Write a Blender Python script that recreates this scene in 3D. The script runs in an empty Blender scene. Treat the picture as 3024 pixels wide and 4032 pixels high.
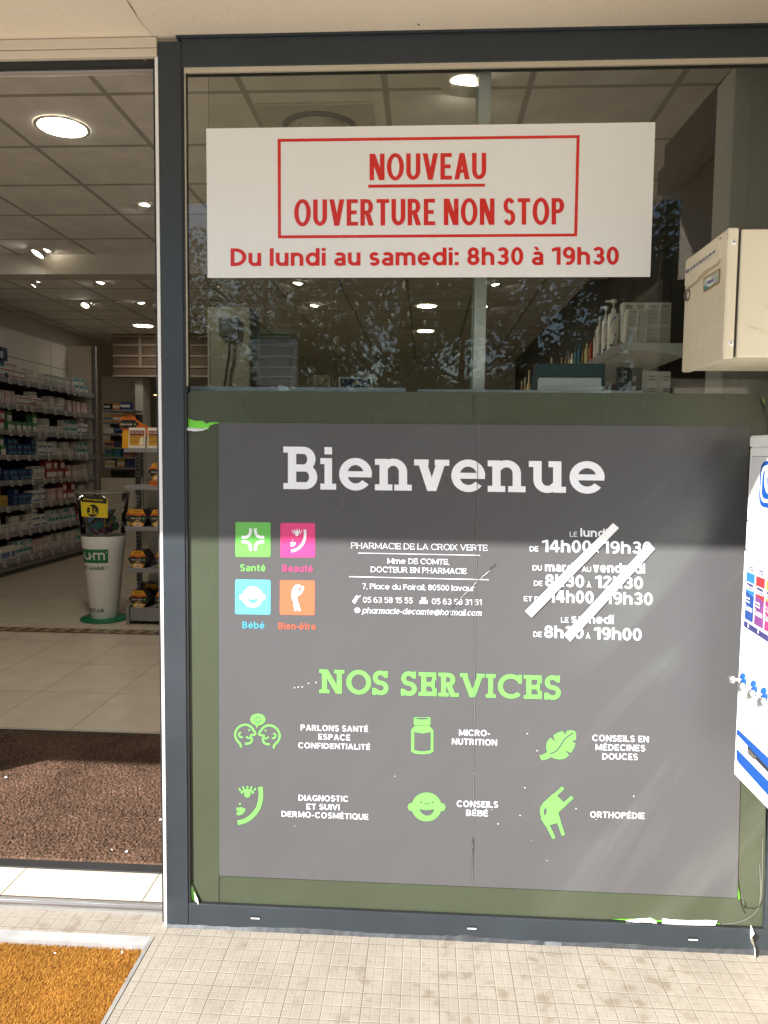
import bpy, bmesh, math, random
from mathutils import Vector, Matrix
random.seed(11)
PI = math.pi
sc = bpy.context.scene
COL = sc.collection

# ------------------------------------------------------------------ camera
FPX = 2950.0                                   # focal length in photo pixels (3024 x 4032)
YAW, PITCH, ROLL = math.radians(-3.2115), math.radians(-4.2462), math.radians(0.6444)
CAM = Vector((0.0, -2.1, 1.407))
_f = Vector((math.sin(YAW)*math.cos(PITCH), math.cos(YAW)*math.cos(PITCH), math.sin(PITCH)))
_r = Vector((math.cos(YAW), -math.sin(YAW), 0))
_u = _r.cross(_f)
RT = _r*math.cos(ROLL) + _u*math.sin(ROLL)
UP = _u*math.cos(ROLL) - _r*math.sin(ROLL)
FW = _f
cd = bpy.data.cameras.new('camera')
cd.sensor_fit = 'VERTICAL'; cd.sensor_height = 36.0; cd.lens = 36.0*FPX/4032.0
cd.clip_start = 0.02; cd.clip_end = 500
co = bpy.data.objects.new('camera', cd); COL.objects.link(co)
m3 = Matrix((RT, UP, -FW)).transposed()
co.matrix_world = Matrix.Translation(CAM) @ m3.to_4x4()
sc.camera = co

# ------------------------------------------------------------------ sky, sun, exposure
SUN_FROM = Vector((-1.1, -1.0, 1.04)).normalized()
w = bpy.data.worlds.new('World'); sc.world = w; w.use_nodes = True
nt = w.node_tree; bg = nt.nodes['Background']
sky = nt.nodes.new('ShaderNodeTexSky'); sky.sky_type = 'NISHITA'; sky.sun_disc = False
sky.sun_elevation = math.asin(SUN_FROM.z); sky.sun_rotation = math.atan2(SUN_FROM.x, SUN_FROM.y)
sky.air_density = 1.0; sky.dust_density = 0.6
nt.links.new(sky.outputs[0], bg.inputs[0]); bg.inputs[1].default_value = 0.10
sl = bpy.data.lights.new('sun', 'SUN'); sl.energy = 5.0; sl.angle = math.radians(0.53); sl.color = (1.0, 0.975, 0.945)
so = bpy.data.objects.new('sun', sl); COL.objects.link(so)
so.rotation_euler = (-SUN_FROM).to_track_quat('-Z', 'Y').to_euler(); so.location = (-6, -6, 8)
vs = sc.view_settings; vs.view_transform = 'Standard'; vs.look = 'None'; vs.gamma = 1.0; vs.exposure = 1.5
cy = sc.cycles
cy.use_denoising = True; cy.max_bounces = 9; cy.diffuse_bounces = 5; cy.glossy_bounces = 4
cy.transparent_max_bounces = 16; cy.transmission_bounces = 6; cy.sample_clamp_indirect = 6.0
cy.caustics_reflective = False; cy.caustics_refractive = False

def ray(px, py): return RT*((px-1512)/FPX) - UP*((py-2016)/FPX) + FW
def at(px, py, Y):
    d = ray(px, py); return CAM + d*((Y-CAM.y)/d.y)
def atz(px, py, Z):
    d = ray(px, py); return CAM + d*((Z-CAM.z)/d.z)
def atx(px, py, X):
    d = ray(px, py); return CAM + d*((X-CAM.x)/d.x)

# ------------------------------------------------------------------ materials
MATS = {}
def M(name, col, rough=0.5, var=0.06, scale=8.0, bump=0.0, bscale=60.0, metal=0.0, spec=0.5, coat=0.0, emit=0.0, stretch=None):
    if name in MATS: return MATS[name]
    m = bpy.data.materials.new(name); m.use_nodes = True; MATS[name] = m
    N = m.node_tree.nodes; L = m.node_tree.links; b = N['Principled BSDF']
    c = (col[0], col[1], col[2], 1)
    b.inputs['Base Color'].default_value = c; b.inputs['Roughness'].default_value = rough
    b.inputs['Metallic'].default_value = metal; b.inputs['Specular IOR Level'].default_value = spec
    b.inputs['Coat Weight'].default_value = coat; b.inputs['Coat Roughness'].default_value = 0.06
    if emit:
        b.inputs['Emission Color'].default_value = c; b.inputs['Emission Strength'].default_value = emit
        return m
    tc = N.new('ShaderNodeTexCoord'); src = tc.outputs['Object']
    if stretch:
        mp = N.new('ShaderNodeMapping'); mp.inputs['Scale'].default_value = stretch
        L.new(src, mp.inputs[0]); src = mp.outputs[0]
    if var:
        n = N.new('ShaderNodeTexNoise'); n.inputs['Scale'].default_value = scale; n.inputs['Detail'].default_value = 6
        L.new(src, n.inputs['Vector'])
        mr = N.new('ShaderNodeMapRange'); mr.inputs[1].default_value = .25; mr.inputs[2].default_value = .75
        mr.inputs[3].default_value = 1-var; mr.inputs[4].default_value = 1+var
        L.new(n.outputs['Fac'], mr.inputs[0])
        mx = N.new('ShaderNodeVectorMath'); mx.operation = 'SCALE'; mx.inputs[0].default_value = col
        L.new(mr.outputs[0], mx.inputs['Scale']); L.new(mx.outputs[0], b.inputs['Base Color'])
        m2 = N.new('ShaderNodeMapRange'); m2.inputs[1].default_value = .3; m2.inputs[2].default_value = .7
        m2.inputs[3].default_value = max(.02, rough-.06); m2.inputs[4].default_value = min(1, rough+.08)
        L.new(n.outputs['Fac'], m2.inputs[0]); L.new(m2.outputs[0], b.inputs['Roughness'])
    if bump:
        n2 = N.new('ShaderNodeTexNoise'); n2.inputs['Scale'].default_value = bscale; n2.inputs['Detail'].default_value = 5
        L.new(src, n2.inputs['Vector'])
        bp = N.new('ShaderNodeBump'); bp.inputs['Strength'].default_value = bump; bp.inputs['Distance'].default_value = .01
        L.new(n2.outputs['Fac'], bp.inputs['Height']); L.new(bp.outputs[0], b.inputs['Normal'])
    return m

def glass_mat(name, tint=(0.86, 0.9, 0.84), refl=1.0, ior=1.5):
    m = bpy.data.materials.new(name); m.use_nodes = True; MATS[name] = m
    N = m.node_tree.nodes; L = m.node_tree.links; N.clear()
    out = N.new('ShaderNodeOutputMaterial'); tr = N.new('ShaderNodeBsdfTransparent'); gl = N.new('ShaderNodeBsdfGlossy')
    tr.inputs[0].default_value = (*tint, 1); gl.inputs['Roughness'].default_value = 0.0
    gl.inputs[0].default_value = (refl, refl, refl, 1)
    fr = N.new('ShaderNodeFresnel'); fr.inputs['IOR'].default_value = ior
    mx = N.new('ShaderNodeMixShader')
    L.new(fr.outputs[0], mx.inputs[0]); L.new(tr.outputs[0], mx.inputs[1]); L.new(gl.outputs[0], mx.inputs[2])
    L.new(mx.outputs[0], out.inputs[0])
    return m

def grid_mat(name, col, line, wx, wy, ox, oy, mortar, rough=.5, var=.05, bump=.3, axes='XY', spec=.5):
    """a surface of square tiles: two Position-driven saw-tooths give the joints"""
    m = bpy.data.materials.new(name); m.use_nodes = True; MATS[name] = m
    N = m.node_tree.nodes; L = m.node_tree.links; b = N['Principled BSDF']
    b.inputs['Roughness'].default_value = rough; b.inputs['Specular IOR Level'].default_value = spec
    g = N.new('ShaderNodeNewGeometry'); mp = N.new('ShaderNodeMapping'); mp.inputs['Location'].default_value = (-ox, -oy, 0)
    L.new(g.outputs['Position'], mp.inputs[0])
    br = N.new('ShaderNodeTexBrick'); br.offset = 0; br.squash = 1
    br.inputs['Scale'].default_value = 1; br.inputs['Brick Width'].default_value = wx; br.inputs['Row Height'].default_value = wy
    br.inputs['Mortar Size'].default_value = mortar; br.inputs['Mortar Smooth'].default_value = .2
    br.inputs['Color1'].default_value = (*[c*(1-var) for c in col], 1); br.inputs['Color2'].default_value = (*[c*(1+var) for c in col], 1)
    br.inputs['Mortar'].default_value = (*line, 1)
    L.new(mp.outputs[0], br.inputs['Vector'])
    n = N.new('ShaderNodeTexNoise'); n.inputs['Scale'].default_value = 5; n.inputs['Detail'].default_value = 8
    L.new(g.outputs['Position'], n.inputs['Vector'])
    mr = N.new('ShaderNodeMapRange'); mr.inputs[1].default_value = .3; mr.inputs[2].default_value = .7; mr.inputs[3].default_value = .9; mr.inputs[4].default_value = 1.08
    L.new(n.outputs['Fac'], mr.inputs[0])
    sm = N.new('ShaderNodeVectorMath'); sm.operation = 'SCALE'
    L.new(br.outputs['Color'], sm.inputs[0]); L.new(mr.outputs[0], sm.inputs['Scale']); L.new(sm.outputs[0], b.inputs['Base Color'])
    if bump:
        bp = N.new('ShaderNodeBump'); bp.invert = True; bp.inputs['Strength'].default_value = bump; bp.inputs['Distance'].default_value = .004
        L.new(br.outputs['Fac'], bp.inputs['Height']); L.new(bp.outputs[0], b.inputs['Normal'])
    return m

# ------------------------------------------------------------------ objects
def link(o, parent=None):
    COL.objects.link(o)
    if parent is not None: o.parent = parent
    return o
def thing(name, label, cat, loc=(0, 0, 0), rotz=0.0, group=None):
    o = bpy.data.objects.new(name, None); o.location = loc; o.rotation_euler = (0, 0, rotz); o.empty_display_size = .1
    o['label'] = label; o['category'] = cat
    if group: o['group'] = group
    return link(o)
def tag(o, label=None, cat=None, group=None, kind=None):
    if label: o['label'] = label
    if cat: o['category'] = cat
    if group: o['group'] = group
    if kind: o['kind'] = kind
    return o
def dup(root, loc, label=None, rotz=None, group=None):
    r = root.copy(); COL.objects.link(r); r.location = loc
    if rotz is not None: r.rotation_euler = (0, 0, rotz)
    if label: r['label'] = label
    if group: r['group'] = group
    for ch in list(root.children):
        c = ch.copy(); COL.objects.link(c); c.parent = r
        for g in list(ch.children):
            d = g.copy(); COL.objects.link(d); d.parent = c
    return r

class MB:
    """collects shapes for ONE mesh, several materials"""
    def __init__(s): s.v = []; s.f = []; s.mi = []; s.mats = []; s.sm = []
    def _m(s, mat):
        if mat not in s.mats: s.mats.append(mat)
        return s.mats.index(mat)
    def add(s, vs, fs, mat, smooth=False):
        o = len(s.v); s.v += [tuple(v) for v in vs]; k = s._m(mat)
        for f in fs: s.f.append([o+i for i in f]); s.mi.append(k); s.sm.append(smooth)
    def box(s, x0, y0, z0, x1, y1, z1, mat, bev=0.0, seg=2):
        bm = bmesh.new(); bmesh.ops.create_cube(bm, size=1)
        for v in bm.verts:
            v.co = Vector(((x0+x1)/2+v.co.x*(x1-x0), (y0+y1)/2+v.co.y*(y1-y0), (z0+z1)/2+v.co.z*(z1-z0)))
        if bev: bmesh.ops.bevel(bm, geom=bm.edges[:], offset=bev, segments=seg, profile=.5, affect='EDGES')
        s.bm(bm, mat, False)
    def bm(s, bm, mat, smooth=False, mtx=None):
        bm.verts.index_update()
        vs = [(mtx @ v.co) if mtx else v.co.copy() for v in bm.verts]
        s.add(vs, [[v.index for v in f.verts] for f in bm.faces], mat, smooth); bm.free()
    def poly(s, pts, mat): s.add(pts, [list(range(len(pts)))], mat)
    def prism(s, pts, vec, mat, caps=True):
        n = len(pts); vec = Vector(vec); a = [Vector(p) for p in pts]; b = [p+vec for p in a]
        fs = [[i, (i+1) % n, n+(i+1) % n, n+i] for i in range(n)]
        if caps: fs += [list(range(n))[::-1], [n+i for i in range(n)]]
        s.add(a+b, fs, mat)
    def lathe(s, prof, mat, n=32, c=(0, 0, 0), caps=(False, False), a0=0.0, a1=2*PI, squash=1.0):
        full = abs(a1-a0-2*PI) < 1e-6; cols = n if full else n+1; vs = []; fs = []
        for r, z in prof:
            for i in range(cols):
                a = a0+(a1-a0)*i/n; vs.append((c[0]+r*math.cos(a), c[1]+r*math.sin(a)*squash, c[2]+z))
        for k in range(len(prof)-1):
            for i in range(n):
                j = (i+1) % cols
                fs.append([k*cols+i, k*cols+j, (k+1)*cols+j, (k+1)*cols+i])
        s.add(vs, fs, mat, True)
        for q, k in ((0, 0), (1, len(prof)-1)):
            if caps[q]:
                r, z = prof[k]
                ring = [(c[0]+r*math.cos(2*PI*i/n), c[1]+r*math.sin(2*PI*i/n)*squash, c[2]+z) for i in range(n)]
                s.add(ring, [list(range(n)) if q else list(range(n))[::-1]], mat)
    def tube(s, pts, rads, mat, n=8, caps=True):
        pts = [Vector(p) for p in pts]
        if not hasattr(rads, '__len__'): rads = [rads]*len(pts)
        vs = []; fs = []
        for k, p in enumerate(pts):
            d = (pts[min(k+1, len(pts)-1)]-pts[max(k-1, 0)]).normalized()
            a = d.orthogonal().normalized() if k == 0 else (pa-d*pa.dot(d)).normalized()
            pa = a; b = d.cross(a)
            for i in range(n):
                t = 2*PI*i/n; vs.append(p+(a*math.cos(t)+b*math.sin(t))*rads[k])
        for k in range(len(pts)-1):
            for i in range(n): fs.append([k*n+i, k*n+(i+1) % n, (k+1)*n+(i+1) % n, (k+1)*n+i])
        s.add(vs, fs, mat, True)
        if caps: s.add(vs[:n], [list(range(n))[::-1]], mat); s.add(vs[-n:], [list(range(n))], mat)
    def build(s, name, parent=None, loc=None):
        me = bpy.data.meshes.new(name); me.from_pydata([tuple(v) for v in s.v], [], s.f)
        for m in s.mats: me.materials.append(m)
        me.polygons.foreach_set('material_index', s.mi); me.polygons.foreach_set('use_smooth', s.sm)
        me.validate(); me.update()
        o = bpy.data.objects.new(name, me)
        if loc is not None: o.location = loc
        return link(o, parent)

# ------------------------------------------------------------------ lettering: a drawn alphabet, plain or with slab serifs
def arc(cx, cy, rx, ry, a0, a1, tx, ty, n=None):
    n = n or max(4, int(abs(a1-a0)/11)); q = []
    P = lambda a, k: (cx+(rx-tx*k)*math.cos(math.radians(a)), cy+(ry-ty*k)*math.sin(math.radians(a)))
    for i in range(n):
        a, b = a0+(a1-a0)*i/n, a0+(a1-a0)*(i+1)/n
        q.append([P(a, 0), P(b, 0), P(b, 1), P(a, 1)])
    return ('strip', q)
def rc(x0, y0, x1, y1): return ('poly', [(x0, y0), (x1, y0), (x1, y1), (x0, y1)])
def dg(x0, y0, x1, y1, a): return ('poly', [(x0-a, y0), (x0+a, y0), (x1+a, y1), (x1-a, y1)])
def glyph(ch, w, S, t=None):
    """strokes and advance width of one character; w = stem, S = slab serifs; cap height 1, x height .74"""
    t = t or w*.86; X = .74; st = t*.84 if S else 0; se = w*.55 if S else 0; g = []; A = 0.62; h = w/2
    def sv(x0, x1, y, left=True, right=True):      # serif bar on a stem foot or head
        if S: g.append(rc(x0-(se if left else 0), y, x1+(se if right else 0), y+st))
    acc = None
    if ch in 'éèêàÉÈÀÊ':
        acc = {'é': 1, 'è': 2, 'ê': 3, 'à': 2, 'É': 1, 'È': 2, 'À': 2, 'Ê': 3}[ch]
        ch = {'é': 'e', 'è': 'e', 'ê': 'e', 'à': 'a', 'É': 'E', 'È': 'E', 'À': 'A', 'Ê': 'E'}[ch]
    if ch == 'I': g.append(rc(0, 0, w, 1)); sv(0, w, 0); sv(0, w, 1-st); A = w
    elif ch in 'BDPR':
        g.append(rc(0, 0, w, 1)); sv(0, w, 0, True, ch in 'PR'); sv(0, w, 1-st, True, False)
        if ch == 'D':
            A = .74; g += [rc(w, 0, A-.5, t), rc(w, 1-t, A-.5, 1), arc(A-.5 if A-.5 > w else w, .5, min(.5, A-w), .5, -90, 90, w, t)]
        if ch == 'B':
            A = .66; r = .27
            g += [rc(w, 1-t, A-.04-r, 1), rc(w, .5-t/2, A-r, .5+t/2), rc(w, 0, A-r, t)]
            g += [arc(A-.04-r, .75-t/4, r, .25+t/4, -90, 90, w, t), arc(A-r, .25+t/4, r, .25+t/4, -90, 90, w, t)]
        if ch in 'PR':
            A = .62; r = .29
            g += [rc(w, 1-t, A-r, 1), rc(w, .42, A-r, .42+t), arc(A-r, .71, r, .29, -90, 90, w, t)]
            if ch == 'R':
                A = .68; g.append(dg(A-.02-w*.55, 0, .36, .44, w*.56)); sv(A-.02-w*1.0, A-.02, 0, False, True)
    elif ch in 'EFL':
        A = .56; g.append(rc(0, 0, w, 1)); sv(0, w, 0, True, ch == 'F'); sv(0, w, 1-st, True, ch == 'L')
        if ch != 'F':
            g.append(rc(w, 0, A, t))
            if S: g.append(rc(A-st, t, A, t+.16))
        if ch != 'L':
            g.append(rc(w, 1-t, A-.01, 1)); g.append(rc(w, .5-t/2, A-.07, .5+t/2))
            if S: g += [rc(A-.01-st, 1-t-.15, A-.01, 1-t), rc(A-.07-st*.8, .5-t/2-.07, A-.07, .5+t/2+.07)]
    elif ch == 'H':
        A = .7
        for x in (0, A-w): g.append(rc(x, 0, x+w, 1)); sv(x, x+w, 0); sv(x, x+w, 1-st)
        g.append(rc(w, .5-t/2, A-w, .5+t/2))
    elif ch == 'T':
        A = .62; g += [rc(A/2-h, 0, A/2+h, 1-t), rc(0, 1-t, A, 1)]; sv(A/2-h, A/2+h, 0)
        if S: g += [rc(0, 1-t-.15, st, 1-t), rc(A-st, 1-t-.15, A, 1-t)]
    elif ch == 'U':
        A = .68; r = A/2; g += [rc(0, r, w, 1), rc(A-w, r, A, 1), arc(r, r, r, r, 180, 360, w, t)]; sv(0, w, 1-st); sv(A-w, A, 1-st)
    elif ch in 'VA':
        A = .74; y0, y1 = (1, 0) if ch == 'V' else (0, 1); a = w*.54
        g += [dg(a, y0, A/2, y1, a), dg(A-a, y0, A/2, y1, a)]
        yy = 1-st if ch == 'V' else 0
        sv(a*.6, a*1.5, yy); sv(A-a*1.5, A-a*.6, yy)
        if ch == 'A': g.append(rc(.18, .25, A-.18, .25+t*.9))
    elif ch == 'X':
        A = .7; a = w*.58; g += [dg(a, 0, A-a, 1, a), dg(A-a, 0, a, 1, a)]
        for y in (0, 1-st): sv(a*.5, a*1.5, y); sv(A-a*1.5, A-a*.5, y)
    elif ch == 'N':
        A = .72; a = w*.6; g += [rc(0, 0, w, 1), rc(A-w, 0, A, 1), dg(a, 1, A-a, 0, a)]
        sv(0, w, 0); sv(0, w, 1-st, True, False); sv(A-w, A, 1-st)
    elif ch == 'M':
        A = .86; a = w*.52; g += [rc(0, 0, w, 1), rc(A-w, 0, A, 1), dg(a, 1, A/2, .12, a), dg(A-a, 1, A/2, .12, a)]
        sv(0, w, 0); sv(A-w, A, 0); sv(0, w, 1-st, True, False); sv(A-w, A, 1-st, False, True)
    elif ch in 'OQ':
        A = .82; g.append(arc(A/2, .5, A/2, .52, 0, 360, w, t, 28))
        if ch == 'Q': g.append(dg(A-.05, -.04, A*.58, .28, w*.5))
    elif ch in 'CG':
        A = .76; g.append(arc(.41, .5, .41, .52, 42, 318, w, t, 24))
        if S: g.append(rc(A-w*.85, .64, A-.01, 1.0))
        if ch == 'G': g += [rc(A-w, .1, A, .5), rc(A*.58, .5-t, A-w, .5)]
    elif ch == 'S' or ch == 's':
        H = 1.0 if ch == 'S' else X; A = .6 if ch == 'S' else .5; ry = (H+.04+t)/4; r = A/2
        g += [arc(r, H+.02-ry, r*.94, ry, 25, 270, w*.95, t, 16), arc(r, ry-.02, r, ry, 90, -155, w*.95, t, 16)]
        if S and ch == 'S': g += [rc(A-w*.85, H-.27, A-.03, H+.01), rc(0.0, -.01, w*.8, .27)]
    elif ch == 'W':
        A = 1.0; a = w*.5; g += [dg(a, 1, A*.27, 0, a), dg(A/2, 1, A*.27, 0, a), dg(A/2, 1, A*.73, 0, a), dg(A-a, 1, A*.73, 0, a)]
    elif ch == 'J': A = .5; g += [rc(A-w, .25, A, 1), arc(A/2, .25, A/2, .27, 180, 360, w, t)]
    elif ch == 'K': A = .66; a = w*.58; g += [rc(0, 0, w, 1), dg(w, .42, A-a, 1, a), dg(A-a, 0, w+.12, .55, a)]
    elif ch == 'Y': A = .68; a = w*.55; g += [rc(A/2-h, 0, A/2+h, .45), dg(a, 1, A/2, .42, a), dg(A-a, 1, A/2, .42, a)]
    elif ch == 'Z': A = .6; g += [rc(0, 0, A, t), rc(0, 1-t, A, 1), dg(w*.6, t, A-w*.6, 1-t, w*.55)]
    elif ch == 'a':
        if S:
            A = .62; R = X/2; g += [arc(R*.98, R, R, R+.01, 0, 360, w, t, 24), rc(A+.08-w, 0, A+.08, X)]; A += .08; sv(A-w, A, 0, False, True)
        else:
            A = .54; g += [rc(A-w, 0, A, X-.22), arc(A/2, X-.22, A/2, .24, 0, 150, w, t), arc(.24, .215, .24, .235, 90, 300, w*.95, t*.95), rc(.2, .45-t, A-w, .45), arc(A-.24, .22, .24, .24, 240, 330, w*.8, t*.9)]
    elif ch in 'bdpq':
        R = X/2; A = .66; up = ch in 'bd'; le = ch in 'bp'
        y0, y1 = (0, 1.0) if up else (-.26, X)
        x0 = 0 if le else A-w
        g += [rc(x0, y0, x0+w, y1), arc(A-R*.9 if le else R*.9, R, R*.9, R+.015, 0, 360, w, t, 24)]
        if S:
            sv(x0, x0+w, y1-st, True, False)
            if ch != 'b': sv(x0, x0+w, y0, le, True)
    elif ch == 'c': A = .58; g.append(arc(.33, X/2, .33, X/2+.015, 42, 318, w, t, 20))
    elif ch == 'e':
        A = .68 if S else .6; r = A/2
        g += [arc(r, X/2, r, X/2+.015, 0, 322, w, t, 24), rc(w*.7, X/2-t*.42, A-.008, X/2+t*.42)]
    elif ch == 'f': A = .34; g += [rc(.08, 0, .08+w, .8), arc(.08+.22, .78, .22, .24, 90, 180, w, t), rc(0, X-t, A, X)]
    elif ch == 'g': A = .64; R = X/2; g += [arc(R*.9, R, R*.9, R+.015, 0, 360, w, t, 24), rc(A-w, 0, A, X), arc(A/2, 0, A/2, .26, 200, 360, w, t)]
    elif ch in 'hnmru':
        if ch == 'h': g.append(rc(0, 0, w, 1)); sv(0, w, 1-st, True, False); sv(0, w, 0)
        elif ch == 'u': pass
        else: g.append(rc(0, 0, w, X)); sv(0, w, X-st, True, False); sv(0, w, 0)
        if ch in 'hn': A = .6; r = A/2; g += [rc(A-w, 0, A, X-r), arc(r, X-r, r, r+.01, 0, 150, w, t)]; sv(A-w, A, 0)
        if ch == 'm':
            A = .94; r = (A+w)/4
            for x in (0, 2*r-w): g += [rc(x+2*r-w, 0, x+2*r, X-r), arc(x+r, X-r, r, r+.01, 0, 150, w, t)]; sv(x+2*r-w, x+2*r, 0)
        if ch == 'r': A = .38; g.append(arc(.3, X-.28, .3, .29, 70, 170, w, t))
        if ch == 'u':
            A = .6; r = A/2; g += [rc(0, r, w, X), rc(A-w, 0, A, X), arc(r, r, r, r+.01, 180, 330, w, t)]; sv(0, w, X-st, True, False); sv(A-w, A, X-st, True, False); sv(A-w, A, 0, False, True)
    elif ch in 'il':
        A = w; g.append(rc(0, 0, w, X if ch == 'i' else 1.0)); sv(0, w, (X if ch == 'i' else 1)-st, True, False); sv(0, w, 0)
        if ch == 'i': g.append(rc(0, 1-min(w, .17), w, 1))
    elif ch == 'k': A = .58; a = w*.56; g += [rc(0, 0, w, 1), dg(w, .26, A-a, X, a), dg(A-a, 0, w+.1, .4, a)]
    elif ch == 'o': A = .68; g.append(arc(A/2, X/2, A/2, X/2+.015, 0, 360, w, t, 26))
    elif ch == 't': A = .36; g += [rc(.09, .15, .09+w, .95), rc(0, X-t, A, X), arc(.09+.2, .17, .2, .185, 180, 290, w, t)]
    elif ch == 'v':
        A = .62 if S else .56; a = w*.54; g += [dg(a, X, A/2, 0, a), dg(A-a, X, A/2, 0, a)]; sv(a*.4, a*1.6, X-st); sv(A-a*1.6, A-a*.4, X-st)
    elif ch == 'x': A = .56; a = w*.58; g += [dg(a, 0, A-a, X, a), dg(A-a, 0, a, X, a)]
    elif ch == 'y': A = .58; a = w*.54; g += [dg(a, X, A/2, 0, a), dg(A-a, X, A*.3, -.26, a)]
    elif ch == 'z': A = .5; g += [rc(0, 0, A, t), rc(0, X-t, A, X), dg(w*.6, t, A-w*.6, X-t, w*.55)]
    elif ch == '0': A = .58; g.append(arc(A/2, .5, A/2, .515, 0, 360, w, t, 26))
    elif ch == '1': A = .32+h; g += [rc(A-w, 0, A, 1), ('poly', [(0, .72), (A-w, .8), (A-w, 1), (A-w-.02, 1), (0, .72+t)])]
    elif ch == '2': A = .58; g += [arc(A/2, .71, A/2, .305, 0, 165, w, t), rc(0, 0, A, t), dg(w*.62, t, A-h*1.05, .74, w*.56)]
    elif ch == '3':
        A = .58; ry = .25+t/4+.01
        g += [arc(A/2, 1.01-ry, A/2*.94, ry, -80, 155, w, t, 16), arc(A/2, ry-.01, A/2, ry, -155, 80, w, t, 16), rc(A*.38, .5-t/2, A*.6, .5+t/2)]
    elif ch == '4': A = .62; g += [rc(A-w-.1, 0, A-.1, 1), rc(0, .22, A, .22+t), dg(w*.5, .22+t, A-.1-w*.9, 1, w*.5)]
    elif ch == '5': A = .58; g += [rc(.06, 1-t, A-.03, 1), rc(.06, .5, .06+w*.9, 1-t), arc(A/2, .325, A/2, .34, -155, 125, w, t, 20)]
    elif ch == '6': A = .58; g += [arc(A/2, .32, A/2, .335, 0, 360, w, t, 24), arc(A/2+.02, .6, A/2+.02, .415, 62, 180, w, t), rc(0, .3, w, .6)]
    elif ch == '9': A = .58; g += [arc(A/2, .68, A/2, .335, 0, 360, w, t, 24), arc(A/2-.02, .4, A/2+.02, .415, 242, 360, w, t), rc(A-w, .4, A, .7)]
    elif ch == '7': A = .56; g += [rc(0, 1-t, A, 1), dg(.16+h, 0, A-h, 1-t, w*.54)]
    elif ch == '8':
        A = .58; ry = .25+t/4+.01; g += [arc(A/2, 1.01-ry, A/2*.9, ry, 0, 360, w*.95, t, 22), arc(A/2, ry-.01, A/2, ry, 0, 360, w, t, 22)]
    elif ch == '-': A = .3; g.append(rc(0, .3, A, .3+t))
    elif ch == '.': A = w; g.append(rc(0, 0, w, w))
    elif ch == ',': A = w; g.append(('poly', [(0, 0), (.3*w, -.16), (.75*w, -.16), (w, 0), (w, w), (0, w)]))
    elif ch == ':': A = w; g += [rc(0, 0, w, w), rc(0, X-w, w, X)]
    elif ch == '!': A = w; g += [rc(0, 0, w, w), rc(0, w*1.5, w, 1)]
    elif ch == '·': A = w; g.append(arc(h, .38, h, h, 0, 360, h, h, 12))
    elif ch == '€': A = .6; g += [arc(.38, .5, .34, .51, 50, 310, w, t, 20), rc(0, .52, .42, .52+t*.6), rc(0, .36, .42, .36+t*.6)]
    elif ch == '@': A = .95; g += [arc(A/2, .38, A/2, .5, -50, 250+60, w*.8, w*.8, 30), arc(A/2-.03, .38, .22, .24, 0, 360, w*.8, w*.8, 20), rc(A/2+.17-w*.5, .16, A/2+.17+w*.3, .62)]
    elif ch == ' ': A = .2
    else: A = .4
    if acc:
        b = 1.06 if ch in 'EA' else .82; c = A/2
        if acc in (1, 3): g.append(dg(c-.02, b, c+.11, b+.2, w*.42))
        if acc in (2, 3): g.append(dg(c+.02, b, c-.11, b+.2, w*.42))
    return g, A
def text_strokes(s, w, S=False, gap=None, shear=0.0, t=None):
    gap = (0.10 if not S else .06+w*.55*1.15) if gap is None else gap
    x = 0.0; out = []; k = 0
    for ch in s:
        g, A = glyph(ch, w, S, t)
        for i, (kind, p) in enumerate(g):
            for q in (p if kind == 'strip' else [p]):
                out.append(([(x+a+shear*b, b) for a, b in q], i % 7))
        x += A+gap
    return out, x-gap

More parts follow.
